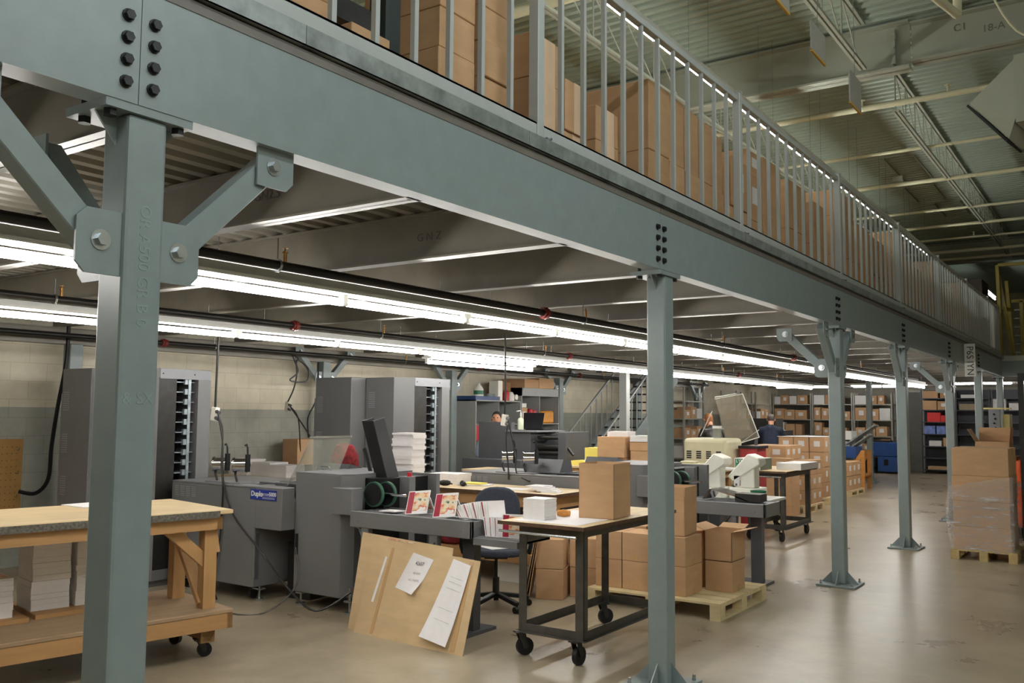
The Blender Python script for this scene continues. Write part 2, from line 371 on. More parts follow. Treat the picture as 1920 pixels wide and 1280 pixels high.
for i in range(7):
    y0, y1 = SEAM[i]+.0015, SEAM[i+1]-.0015
    t = thing('edge_beam', beamlab[i], 'beam', (.08, y0, H), 0, 'edge beams of the mezzanine')
    m = MB(); m.box(.07, .08, y0, y1, H, 2.955); m.box(-.02, .07, y0, y1, H, H+.012); m.box(-.02, .07, y0, y1, 2.943, 2.955); m.build('channel', STEEL, t)
    m = MB(); m.box(.045, .083, y0, y1, 2.955, 2.992); m.build('top_strip', TOPSTRIP, t)
    for e, yy in ((1, y0+.043), (0, y1-.043)):
        if i == 0 and e: continue
        if i == 6 and not e: continue
        for k in range(4): bolt_obj((.08, yy, H+.0576+.0676*k), .0185, t)
text('mill_stamp', 'PF', .055, STAMP, (.0805, 3.02, 2.86), FACE_PX, bpy.data.objects['edge_beam.001'])
text('mill_stamp', '5/1', .06, STAMP, (.0805, 7.15, 2.82), FACE_PX, bpy.data.objects['edge_beam.002'])
# galvanised deck edge angle
es = [-3.5, .59, 2.05, 5.05, 8.1, 11.1, 14.1, 17.1, 21.5]
for i in range(8):
    m = MB(); m.box(.098, .102, es[i], es[i+1]-.003, 3.0, 3.075); m.box(-.05, .102, es[i], es[i+1]-.003, 3.0, 3.004)
    single('edge_angle', m, GALV, ['mottled galvanized deck edge strip at the top left frame edge', 'short mottled galvanized deck edge strip, second from the camera', 'galvanized deck edge strip below the first railing post', 'galvanized deck edge strip, %s from the camera'][min(i, 3)] % (() if i < 3 else (ORD[i],)), 'edge strip', 'galvanized strips along the mezzanine edge')
# deck
m = corrugate(-7.45, -.06, -3.5, 21.4, 2.885, .155, .05, 'y'); m.box(-7.45, .04, -3.5, 21.4, 2.958, 2.998)
single('mezzanine_deck', m, DECKU, 'corrugated steel deck of the mezzanine carried by the joists', 'deck', bevel=0)
m = MB(); m.box(-7.45, .05, -3.5, 21.5, 3.005, 3.03); single('deck_boards', m, WOODX, 'plywood deck boards on the mezzanine under the cartons', 'deck boards')
m = corrugate(-7.45, 9.5, 21.7, 28.9, 2.885, .155, .05, 'y'); m.box(-7.45, 9.5, 21.7, 28.9, 2.95, 3.02); single('far_deck', m, DECKU, 'steel deck of the far cross wing of the mezzanine', 'deck')
# joists
k = 0; y = -2.385
while y < 21.3:
    m = MB(); m.box(-7.4, .0, y-.004, y+.004, H, 2.88); m.box(-7.4, .0, y-.045, y+.045, H, H+.012); m.box(-7.4, .0, y-.045, y+.045, 2.868, 2.88)
    j = single('floor_joist', m, STEEL_D, 'grey steel joist under the mezzanine deck, %s from the camera' % ORD[k], 'joist', 'joists under the mezzanine')
    if k in (3, 4):
        text('mill_stamp', ['GN2.5', 'G N Z'][k-3], .07, mat('stamp_dark', (96,92,84), .5), (-.95, y-.0052, 2.74), FACE_MY, j)
    y += 1.235; k += 1
m = MB(); m.box(-7.45, -7.3, -3.5, 21.6, 2.42, 2.6); m.box(-7.45, -7.25, -3.5, 21.6, 2.588, 2.6); single('wall_beam', m, STEEL_D, 'grey steel ledger beam along the block wall under the joists', 'beam')
# cross wing beam going right
m = MB(); m.box(.0, 9.5, 21.46, 21.47, 2.6, 2.955); m.box(0, 9.5, 21.47, 21.56, 2.6, 2.612); m.box(0, 9.5, 21.44, 21.56, 2.955, 3.07, 1)
single('cross_beam', m, [STEEL, RAIL], 'dark grey cross beam turning right at the far mezzanine corner', 'beam')
for k, yy in enumerate((23.0, 24.6, 26.2, 27.8)):
    m = MB(); m.box(-7.4, 9.5, yy-.004, yy+.004, H, 2.88); m.box(-7.4, 9.5, yy-.045, yy+.045, H, H+.012)
    single('wing_joist', m, STEEL_D, 'grey joist under the far cross wing, %s from the camera' % ORD[k], 'joist', 'joists under the far wing')
# ---- columns
def knee(t, x, y, dx, dy, z1=2.18, z2=2.54, off=.13, run=.37):
    """diagonal brace from the post up to the steel above; dx,dy unit direction"""
    d = Vector((dx, dy, 0)); n = Vector((dy, dx, 0)) if dy else Vector((0, -1, 0)); n = Vector((1,0,0)) if dy else Vector((0,-1,0))
    p = Vector((x, y, 0)); a = p+d*off+Vector((0,0,z1)); b = p+d*(off+run)+Vector((0,0,z2))
    br = MB(); e = (b-a).normalized(); br.bar(a-e*.035, b+e*.03, .075, .085, side=n.cross(e)); o = br.build('knee_brace', STEEL, t, bevel=.004)
    for c, hz, f in ((a, .1, -1), (b, .066, 1)):
        m = MB(); c0 = p+d*(.06 if f < 0 else off+run-.07)+n*.042; c1 = p+d*(off+.075 if f < 0 else off+run+.09)+n*.042
        zz0, zz1 = (z1-.1, z1+.09) if f < 0 else (z2-.075, 2.6)
        k = d*.03
        poly = [c0+Vector((0,0,zz0)), c1-k+Vector((0,0,zz0)), c1+Vector((0,0,zz0+.03)), c1+Vector((0,0,zz1 if f > 0 else zz1-.03)), (c1 if f > 0 else c1-k)+Vector((0,0,zz1)), c0+Vector((0,0,zz1))]
        m.prism(poly, n*.009); m.build('brace_plate', STEEL, o)
        q = MB(); cc = c+n*.05; q.cyl(cc, cc+n*.004, .031, 16); q.cyl(cc+n*.004, cc+n*.02, .019, 6); q.build('brace_bolt', ZINC, o)
def column(x, y, label, braces=(), top=H-.026, a=.066, cap=True, stamp=False, group='steel columns along the mezzanine edge', base=True):
    t = thing('steel_column', label, 'column', (x, y, 0), 0, group)
    m = MB(); m.box(x-a, x+a, y-a, y+a, .018, top); m.build('post', STEEL, t, bevel=.012, seg=2)
    if base:
        m = MB(); m.box(x-.19, x+.19, y-.19, y+.19, 0, .02); m.build('base_plate', STEEL, t, bevel=.003)
        for dx, dy in ((1,0),(-1,0),(0,1),(0,-1)):
            d = Vector((dx, dy, 0)); s_ = Vector((dy, dx, 0)); c = Vector((x, y, .02))
            m = MB(); m.prism([c+d*a-s_*.004, c+d*(a+.11)-s_*.004, c+d*(a+.11)-s_*.004+Vector((0,0,.008)), c+d*a-s_*.004+Vector((0,0,.125))], s_*.008); m.build('gusset', STEEL, t)
        for dx in (-1, 1):
            for dy in (-1, 1): bolt_obj((x+dx*.15, y+dy*.15, .02), .012, t, 'z', 'anchor_bolt', ZINC, .035)
    if cap:
        m = MB(); m.box(x-.14, x+.077, y-.147, y+.147, top, 2.6); m.build('cap_plate', STEEL, t)
        for dx, dy in ((.045, -.115), (.045, .115), (-.09, -.115), (-.09, .115)):
            m = MB(); m.cyl((x+dx, y+dy, top-.018), (x+dx, y+dy, 2.625), .012, 8); m.cyl((x+dx, y+dy, top-.02), (x+dx, y+dy, top), .02, 6); m.build('cap_bolt', BOLT, t)
        for dy in (-1, 1):
            m = MB(); m.prism([(x-.004, y+dy*a, top), (x-.004, y+dy*(a+.07), top), (x-.004, y+dy*a, top-.09)], (.008, 0, 0)); m.build('cap_gusset', STEEL, t)
    for dx, dy in braces: knee(t, x, y, dx, dy)
    if stamp:
        text('mill_stamp', 'OR A500 GR B 0', .052, STAMP, (x+a+.0006, y, 2.12), (0, PI/2, 0), t)
        text('mill_stamp', '& SX', .05, STAMP, (x+a+.0006, y, 1.72), FACE_PX, t)
    return t
A = ((0,-1), (0,1), (-1,0))
column(0, YS[0], 'big blue-grey steel column at the left with three knee braces', A, stamp=True)
column(0, YS[1], 'plain grey steel column without braces, in front of the pallet of cartons', ())
column(0, YS[2], 'grey steel column with braces, standing alone in the middle of the open floor', A)
column(0, YS[3], 'grey steel column left of the plastic-wrapped pallet', ((0,-1),))
column(0, YS[4], 'grey steel column directly behind the plastic-wrapped pallet, with a loose hanging brace', A)
column(0, YS[5], 'grey steel column in front of the control box by the far racks', ())
column(0, YS[6], 'farthest edge column, under the corner of the mezzanine', ())
for k, yy in enumerate((3.95, 7.75, 10.75, 14.3, 17.85, 21.45)):
    column(-7.25, yy, 'wall column with bright edge, %s from the camera along the block wall' % ORD[k], ((0,-1), (0,1)) if k in (1, 2, 3, 5) else (), cap=False, top=2.42, group='columns along the block wall', a=.075)
column(-3.13, 22.8, 'slim free-standing column in front of the blue press at the far shelving', (), group=None, cap=False, top=2.6)
column(2.6, 21.6, 'column under the far cross wing at the right frame edge', (), group=None, cap=False, top=2.6)
# ---- guard railing
rail_y = [-.66+2.88*k for k in range(9)]
for i in range(8):
    y0, y1 = rail_y[i], min(rail_y[i+1], 21.5)
    t = thing('guard_railing', 'light grey guard railing section on the mezzanine edge, %s from the camera' % ORD[i], 'railing', (.03, y0, 3.03), 0, 'guard railing sections')
    m = MB(); m.box(0, .06, y0-.03, y0+.03, 3.03, 4.2); m.build('post', RAIL, t, bevel=.004)
    m = MB(); m.box(-.002, .062, y0-.032, y0+.032, 4.2, 4.208); m.build('post_cap', RAIL, t)
    m = MB(); m.box(.0, .05, y0+.035, y1-.035, 4.13, 4.175); m.build('top_rail', RAIL, t, bevel=.003)
    m = MB(); m.box(.045, .055, y0+.035, y1-.035, 3.04, 3.165); m.box(.01, .055, y0+.035, y1-.035, 3.155, 3.165); m.build('kick_plate', RAIL, t)
    bl = MB(); bl.box(.015, .040, -.0125, .0125, 3.16, 4.135); bm_ = None
    for k in range(1, 12):
        yy = y0+.24*k
        if yy > y1-.05: break
        if bm_ is None:
            q = MB(); q.box(.0175, .0425, yy-.0125, yy+.0125, 3.165, 4.13); b0 = q.build('baluster', RAIL, t); bm_ = b0; yb = yy
        else:
            c = b0.copy(); COL.objects.link(c); c.parent = t; c.location = (0, yy-yb, 0)
    m = MB(); m.cyl((.06, y0+.045, 3.09), (.095, y0+.045, 3.09), .007, 8); m.cyl((.06, y0+.045, 3.09), (.07, y0+.045, 3.09), .015, 6); m.cyl((.03, y0+.045, 3.09), (.03, y0+.045, 3.05), .01, 6); m.build('rail_bolt', ZINC, t)
# ---- sprinkler pipes with brass heads and red couplings
def sprinkler(x, z, y0, y1, label, heads, reds):
    t = thing('sprinkler_pipe', label, 'pipe', (x, y0, z), 0, 'black sprinkler pipes under the mezzanine')
    m = MB(); m.cyl((x, y0, z), (x, y1, z), .028, 12); m.build('pipe', PIPE, t, smooth=True)
    for yy in heads:
        m = MB(); m.cyl((x, yy, z+.025), (x, yy, z+.075), .01, 8); m.cyl((x, yy, z+.075), (x, yy, z+.083), .018, 8); m.cyl((x, yy, z+.083), (x, yy, z+.10), .005, 6); m.cyl((x, yy, z+.10), (x, yy, z+.104), .017, 8); m.build('sprinkler_head', BRASS, t)
        m = MB(); m.lathe([(.031, -.008), (.036, -.008), (.036, .008), (.031, .008)], (x, yy-.05, z), 14, axis='y'); m.cyl((x, yy-.05, z+.03), (x, yy-.05, 2.62), .004, 6); m.build('pipe_hanger', ZINC, t)
    for yy in reds:
        m = MB(); m.cyl((x, yy-.035, z), (x, yy+.035, z), .042, 12); m.cyl((x, yy-.01, z), (x, yy+.01, z), .05, 12); m.build('coupling', RED, t)
hd = lambda s: [s+3.05*k for k in range(7)]
sprinkler(-1.27, 2.47, -3, 19, 'black sprinkler pipe above the strip lights nearest the columns', [1.72, 5.0, 8.1, 11.2, 14.3, 17.4], [4.35, 10.6])
sprinkler(-3.83, 2.475, -3, 24, 'black sprinkler pipe above the strip lights over the machines', [1.9, 5.3, 8.4, 11.5, 14.6, 17.7], [4.1, 9.0, 15.4])
sprinkler(-6.75, 2.47, -3, 21, 'black sprinkler pipe nearest the block wall', [5.5, 9.0, 12.2, 15.3], [4.75, 10.9, 14.3, 16.2])
# ================================================================ roof steel
def i_beam_x(y, z0, z1, x0, x1, name, label, w_=.28):
    m = MB(); m.box(x0, x1, y-.01, y+.01, z0, z1); m.box(x0, x1, y-w_/2, y+w_/2, z0, z0+.025); m.box(x0, x1, y-w_/2, y+w_/2, z1-.025, z1)
    return single(name, m, ROOFBEAM, label, 'beam')
b = i_beam_x(11.6, 6.5, 7.16, -7.4, .12, 'roof_beam', 'deep cream roof beam crossing over the railing, left of its bolted joint')
m = MB(); m.box(-.1, -.06, 11.5, 11.59, 6.58, 7.08); m.build('joint_plate', ROOFBEAM, b, wc=True)
for k in range(5): bolt_obj((-.08, 11.5, 6.62+.1*k), .018, b, 'y', 'bolt', ROOFBEAM)
b = i_beam_x(11.6, 6.56, 7.12, .14, 9.9, 'roof_beam', 'cream roof beam right of the bolted joint, with faint pencilled marks', .26)
text('chalk_mark', 'C1', .14, CHALK, (.75, 11.585, 6.93), FACE_MY, b); text('chalk_mark', '18-A', .14, CHALK, (1.15, 11.585, 6.84), FACE_MY, b)
i_beam_x(29.6, 6.5, 7.16, -7.4, 9.9, 'roof_beam', 'far cream roof beam above the end of the mezzanine railing', .3)
i_beam_x(-1.8, 6.5, 7.16, -7.4, 9.9, 'roof_beam', 'cream roof beam above the camera end of the hall', .3)
def truss(x, y0, y1, label, z0=6.5, z1=7.18, step=.78):
    t = thing('roof_truss', label, 'roof truss', (x, y0, z0), 0, 'open web roof trusses')
    for z, nm in ((z0, 'bottom_chord'), (z1-.04, 'top_chord')):
        m = MB(); m.box(x-.05, x-.012, y0, y1, z, z+.04); m.box(x+.012, x+.05, y0, y1, z, z+.04); m.build(nm, ROOFBEAM, t)
    n = int((y1-y0)/step)
    for k in range(n):
        ya = y0+k*step; m = MB(); m.cyl((x, ya, z0+.02), (x, ya, z1-.02), .011, 6); m.cyl((x, ya, z1-.02), (x, ya+step, z0+.02), .011, 6); m.build('web_rod', ROOFBEAM, t, smooth=True)
truss(-.45, 13.4, 29.3, 'long open web roof truss running away over the mezzanine edge')
truss(-.45, -1.5, 11.3, 'open web roof truss above the railing, before the deep beam', step=.9)
truss(-3.12, -1.5, 11.3, 'open web roof truss seen through the railing above the cartons', step=.9)
truss(-5.6, -1.5, 11.3, 'open web roof truss deepest over the mezzanine', step=.9)
truss(-3.12, 11.9, 29.3, 'open web roof truss behind the far railing and light row', step=.9)
truss(2.5, 13.4, 29.3, 'open web roof truss over the open aisle', step=.9)
for k, (yy, z, r, x1) in enumerate(((13.15, 6.56, .045, 9), (15.9, 6.56, .03, 4), (18.3, 6.52, .042, 9), (21.3, 6.52, .03, 9), (23.3, 6.52, .038, 9), (25.2, 6.52, .03, 9), (27.2, 6.5, .05, 9), (28.6, 6.5, .045, 9), (7.3, 6.6, .07, 4))):
    t = thing('roof_pipe', 'cream pipe running crosswise under the roof, %s' % ['first past the deep beam', 'second past the deep beam', 'third past the deep beam with a junction box', 'fourth past the deep beam', 'fifth past the deep beam', 'sixth past the deep beam', 'thick one just before the far beam', 'last one against the far beam', 'thick one above the front cartons'][k], 'pipe', (-7, yy, z), 0, 'crosswise roof pipes')
    m = MB(); m.cyl((-7.3, yy, z), (x1, yy, z), r, 10); m.build('pipe', CREAMPIPE, t, smooth=True)
    if k in (0, 5):
        for xx in (-.9, .35):
            m = MB(); m.cyl((xx, yy, z+r), (xx, yy, z+r+.09), .02, 8); m.cyl((xx, yy, z+r+.09), (xx, yy, z+r+.1), .05, 8); m.build('sprinkler_head', CREAMPIPE, t)
m = MB(); m.box(-1.5, -1.3, 18.2, 18.36, 6.58, 6.68); single('junction_box', m, ROOFBEAM, 'small cream junction box on a crosswise roof pipe', 'junction box')
# angle frames on the roof deck
for k, (xx, ya, yb) in enumerate(((-1.75, 18.6, 21.2), (-1.15, 18.6, 21.2), (-1.9, 21.5, 23.2), (-1.25, 21.5, 23.2), (-1.6, 23.6, 25.4), (-1.0, 23.6, 25.4))):
    m = MB(); m.box(xx-.012, xx+.012, ya, yb, 7.17, 7.215); single('deck_stiffener', m, ROOFBEAM, 'thin angle under the roof deck, %s from the camera end' % ORD[k], 'stiffener', 'angles under the roof deck')
# hanging white panels
for k, (y0, y1, z0, z1, x) in enumerate(((5.48, 5.87, 4.58, 4.82, .5), (6.65, 7.05, 4.5, 4.80, .5), (4.60, 4.93, 4.66, 5.1, .5))):
    t = thing('hanging_board', ['white hanging panel with a gold bottom edge, in front of the deep roof beam', 'white hanging panel with a gold bottom edge, farthest of the three', 'white hanging panel cut by the top of the frame'][k], 'hanging board', (x, y0, z0), 0, 'white hanging panels')
    m = MB(); m.box(x-.006, x+.006, y0, y1, z0, z1); m.build('panel', BAFFLE, t)
    m = MB(); m.box(x-.008, x+.008, y0, y1, z0-.012, z0+.006); m.build('edge_strip', GASPIPE, t)
    m = MB(); m.cyl((x, (y0+y1)/2, z1), (x, (y0+y1)/2, 7.2), .003, 5); m.build('hanging_wire', ZINC, t)
# yellow gas pipe and twin cream pipes at the top
t = thing('gas_pipe', 'yellow gas pipe with dark fittings hanging at the top of the frame', 'pipe', (.6, 8.4, 6.6))
m = MB(); m.tube([(.2, 7.2, 6.62), (.2, 8.6, 6.6), (.0, 8.75, 6.6)], .045, 10); m.tube([(.2, 8.2, 6.6), (1.3, 8.5, 6.62)], .035, 8); m.build('pipe', GASPIPE, t, smooth=True)
m = MB(); m.cyl((.2, 8.35, 6.6), (.2, 8.6, 6.6), .06, 10); m.build('valve', BLACKM, t)
t = thing('flue_pipe', 'pair of cream pipes meeting in front of the roof beam at the top', 'pipe', (1.0, 9.5, 6.3))
m = MB(); m.tube([(.55, 8.3, 6.5), (.95, 9.9, 6.42)], .05, 10); m.build('pipe', CREAMPIPE, t, smooth=True)
m = MB(); m.tube([(.95, 9.9, 6.42), (.98, 9.9, 7.15)], .05, 10); m.build('upright_pipe', CREAMPIPE, t, smooth=True)
m = MB(); pts = []
for k in range(15):
    a = k/14; pts.append((1.25+.9*a, 9.7, 6.72-.95*math.sin(PI*a*.93)+.3*a))
m.tube(pts, .012, 6); single('hanging_cable', m, CREAMPIPE, 'pale cable drooping in front of the roof beam at the top right', 'cable')
# unit heaters
def heater(loc, rz, label, s=1.):
    t = thing('unit_heater', label, 'heater', loc, rz, 'ceiling unit heaters')
    m = MB(); m.box(-.45, .45, -.1, .75, -.35, .45); m.build('cabinet', ROOFBEAM, t, wc=False)
    m = MB(); m.add([(-.45,-.1,-.3),(-.45,-.1,.4),(-.45,.7,.4),(-.45,.7,-.3),(-.55,.0,-.50),(-.95,-.06,.0),(-.95,.66,.0),(-.55,.6,-.50)],
                    [(0,1,5,4),(1,2,6,5),(2,3,7,6),(3,0,4,7)]); m.build('outlet_hood', ROOFBEAM, t, wc=False)
    m = MB(); m.prism([(-.56,-.01,-.515),(-.965,-.07,-.01),(-.965,.67,-.01),(-.56,.61,-.515)], (-.02,0,-.02)); m.build('outlet_grille', VENT, t, wc=False)
    for k in range(12):
        m = MB(); m.box(-.3, .42, -.115, -.1, .30-k*.045, .322-k*.045); m.build('louver', VENT if k % 2 == 0 else RACKD, t, wc=False)
    for a in (-.4, .4):
        m = MB(); m.cyl((a, .3, .45), (a, .3, 7.2-loc[2]), .008, 6); m.build('hanger_rod', ZINC, t, wc=False)
heater((1.95, 10.2, 5.45), -.15, 'cream unit heater with black louvers at the top right')
heater((1.9, 17.5, 5.2), -.15, 'smaller-looking farther unit heater at the right frame edge')
# ================================================================ collating towers and booklet machines
def tower_blank(x0, x1, y0, y1, label, h=2.1):
    t = thing('collator_tower', label, 'collator', (x0, y0, 0), 0, 'tall grey collator towers')
    m = MB(); m.box(x0, x1, y0, y1, .06, h); m.box(x0+.04, x1-.04, y0+.04, y1-.04, 0, .06); m.build('cabinet', MACH, t, bevel=.006)
    for r in range(4):
        m = MB()
        for k in range(9): m.box(x0+.03, x0+.13, y0-.003, y0+.002, 1.86-r*.42-k*.022, 1.868-r*.42-k*.022)
        m.build('vent_slots', VENTL, t)
    m = MB(); m.box(x0-.012, x0, y0, y0+.03, .05, h-.25); m.build('corner_trim', MACH_L, t)
    return t
def tower_open(x0, x1, y0, y1, label, h=2.1, ch=.17):
    """vented end panel, bevelled corner, open side full of feeding bins"""
    t = thing('collator_tower', label, 'collator', (x0, y0, 0), 0, 'tall grey collator towers')
    yf = y0+ch; o0, o1 = yf+.02, y1-.17
    m = MB(); P = [(x0, y0), (x1-ch, y0), (x1, yf), (x1, yf+.001), (x0, yf+.001)]
    m.prism([(a, b, .06) for a, b in P], (0, 0, h-.06))
    m.box(x0, x0+.25, yf, y1, .06, h); m.box(x0, x1, y1-.15, y1, .06, h); m.box(x0, x1, yf, y1, h-.09, h); m.box(x0, x1, yf, y1, .06, .16)
    m.box(x0+.04, x1-.04, y0+.06, y1-.04, 0, .06); m.build('cabinet', MACH, t, bevel=.004)
    for r in range(4):
        m = MB()
        for k in range(9): m.box(x0+.04, x0+.14, y0-.003, y0+.002, 1.92-r*.42-k*.022, 1.928-r*.42-k*.022)
        m.build('vent_slots', VENTL, t)
    m = MB(); m.box(x1-.03, x1-.012, yf+.0, yf+(o1-yf)*.48, .16, h-.09); m.build('inner_door', BLACKM, t)
    m = MB(); m.box(x0+.25, x0+.27, yf, y1-.15, .16, h-.09); m.build('back_panel', VENT, t)
    m = MB(); yb = yf+(o1-yf)*.80
    for k in range(18):
        z = .25+k*.1; m.box(x1-.05, x1-.02, yb-.035, yb+.02, z, z+.055); m.box(x1-.3, x1-.05, yf+.2, y1-.16, z+.02, z+.028)
    m.box(x1-.02, x1-.012, yb+.0, yb+.03, .16, h-.1); m.build('feed_bins', mat('bin_metal_%d' % int(x0*-10), (150,160,166), .35, .5, var=.3, scale=20), t)
    m = MB(); m.box(x1, x1+.004, y0+ch+.01, y1-.003, h-.10, h-.004)
    m.build('header_plate', MACH_L, t)
    for yy in (yf+.04, y1-.2):
        m = MB(); m.cyl((x1+.004, yy, h-.05), (x1+.008, yy, h-.05), .007, 8); m.build('screw', BLACK, t)
    return t
tower_blank(-6.45, -5.93, 3.40, 4.25, 'dark grey vented tower cabinet behind the big left column')
tower_open(-5.90, -5.30, 3.55, 4.32, 'grey collator tower with open bin side, right of the big left column')
tower_blank(-5.68, -5.08, 6.12, 6.95, 'grey vented tower cabinet behind the clear machine cover, left one of the middle pair')
tower_open(-5.06, -4.45, 6.35, 7.18, 'grey collator tower with open bin side behind the tall white paper stack')
# ---- stitcher with wire reels
def reel_stand(t, x, y, z, s=1.):
    m = MB(); m.box(x-.25*s, x+.25*s, y-.09, y+.09, z, z+.012); st = m.build('reel_stand', MACH_L, t)
    for dx in (-.19, .10):
        m = MB(); m.tube([(x+dx, y, z+.01), (x+dx-.03, y, z+.08), (x+dx-.01, y, z+.19)], .012, 6); m.build('reel_arm', BLACKM, st)
        c_ = Vector((x+dx+.04, y, z+.17)); a_ = Vector((.80, .60, 0)); m = MB()
        for u0, u1, rr in ((-.066, -.058, .07), (-.058, .058, .060), (.058, .066, .07)): m.cyl(c_+a_*u0, c_+a_*u1, rr, 24)
        m.build('wire_reel', CHROME, st, smooth=True)
        m = MB(); m.cyl(c_+a_*.066, c_+a_*.070, .062, 20); m.cyl(c_+a_*.070, c_+a_*.09, .02, 10); m.build('reel_hub', BLACK, st)
        m = MB(); m.box(x+dx+.13, x+dx+.155, y-.02, y+.02, z+.11, z+.27); m.tube([(x+dx+.14, y, z+.25), (x+dx+.135, y, z+.33), (x+dx+.12, y, z+.36), (x+dx+.10, y, z+.35)], .009, 6); m.build('tension_arm', BLACK, st)
    return st
def stitcher(dx, dy, label, badge):
    t = thing('booklet_stitcher', label, 'stitching machine', (-5.22+dx, 3.85+dy, 0), 0, 'booklet stitching machines')
    def B(m, x0, x1, y0, y1, z0, z1, mi=0): return m.box(x0+dx, x1+dx, y0+dy, y1+dy, z0, z1, mi)
    m = MB(); B(m, -5.22, -4.0, 3.85, 4.72, .13, 1.0); B(m, -4.0, -3.655, 3.85, 4.0, .65, 1.02); B(m, -4.0, -3.655, 4.55, 4.72, .65, 1.0); B(m, -4.0, -3.655, 4.0, 4.55, .65, .9); B(m, -5.22, -4.3, 3.85, 4.72, 1.0, 1.02)
    B(m, -4.3, -4.0, 3.85, 4.0, 1.0, 1.02); m.build('cabinet', MACH, t, bevel=.006)
    m = MB()
    for c in range(4):
        for k in range(6): B(m, -5.17+c*.085, -5.11+c*.085, 3.847, 3.852, .965-k*.017, .971-k*.017)
    m.build('vent_slots', VENTL, t)
    m = MB(); B(m, -4.02, -3.99, 3.86, 3.9, .2, .6); m.build('side_panel', MACH_D, t)
    m = MB(); B(m, -4.25, -3.75, 4.1, 4.16, 1.02, 1.035); B(m, -4.2, -3.7, 4.3, 4.4, 1.0, 1.03); B(m, -4.15, -3.8, 4.2, 4.28, .95, 1.03); m.build('guide_rails', MACH_D, t)
    m = MB(); m.prism([(-4.0+dx, 4.5+dy, 1.03), (-4.0+dx, 4.75+dy, 1.03), (-4.0+dx, 4.78+dy, 1.16), (-4.0+dx, 4.62+dy, 1.2)], (.4, 0, 0)); m.build('motor_hood', MACH_D, t)
    reel_stand(t, -4.52+dx, 3.98+dy, 1.02)
    if badge:
        m = MB(); B(m, -4.065, -3.72, 3.844, 3.85, .905, .995); bd = m.build('name_badge', BLUEL, t)
        text('badge_text', 'Duplo', .062, WHITE, (-3.975+dx, 3.8435+dy, .955), FACE_MY, bd, bold=.035); text('badge_text', 'SYSTEM', .030, WHITE, (-3.865+dx, 3.8435+dy, .952), FACE_MY, bd)
        text('badge_text', '5000', .047, WHITE, (-3.768+dx, 3.8435+dy, .957), FACE_MY, bd, bold=.03); q_ = MB(); B(q_, -3.90, -3.74, 3.8425, 3.844, .918, .922); B(q_, -3.90, -3.74, 3.8425, 3.844, .93, .932); q_.build('badge_line', WHITE, bd)
        # hinged clear cover
        q = [(-4.05, 4.36, 1.06), (-3.54, 4.36, 1.06), (-3.42, 4.45, 1.46), (-3.96, 4.45, 1.44)]
        m = MB(); c = [Vector(a) for a in q]; m.prism(c, (0, .006, -.002)); m.prism([(-3.96, 4.45, 1.44), (-4.05, 4.36, 1.06), (-3.78, 4.02, 1.03)], (-.006, 0, 0)); pc = m.build('clear_cover', PLEXI, t)
        m = MB(); m.bar((-3.96, 4.45, 1.445), (-3.42, 4.45, 1.465), .015, .02); m.build('cover_rail', RACK, pc)
        m = MB(); m.tube([(-3.68, 4.36, 1.16), (-3.68, 4.33, 1.19), (-3.58, 4.33, 1.19), (-3.58, 4.36, 1.16)], .006, 6); m.build('cover_handle', ZINC, pc)
    for a, b in ((-5.1, 3.95), (-4.15, 3.98), (-5.1, 4.6), (-4.15, 4.6)):
        m = MB(); m.cyl((a+dx-.015, b+dy, .045), (a+dx+.015, b+dy, .045), .042, 12); m.box(a+dx-.02, a+dx+.02, b+dy-.03, b+dy+.03, .07, .13); m.build('caster', BLACKM, t)
        m = MB(); m.cyl((a+dx+.12, b+dy-.03, 0), (a+dx+.12, b+dy-.03, .02), .04, 12); m.cyl((a+dx+.12, b+dy-.03, .02), (a+dx+.12, b+dy-.03, .2), .009, 8); m.box(a+dx+.06, a+dx+.17, b+dy-.06, b+dy, .1, .11); m.build('levelling_foot', ZINC, t)
    return t
stitcher(0, 0, 'grey stitching machine with blue name badge and two wire reels on top', True)
stitcher(1.27, 2.95, 'grey stitching machine behind the wooden table, two shiny wire reels on its flat top', False)
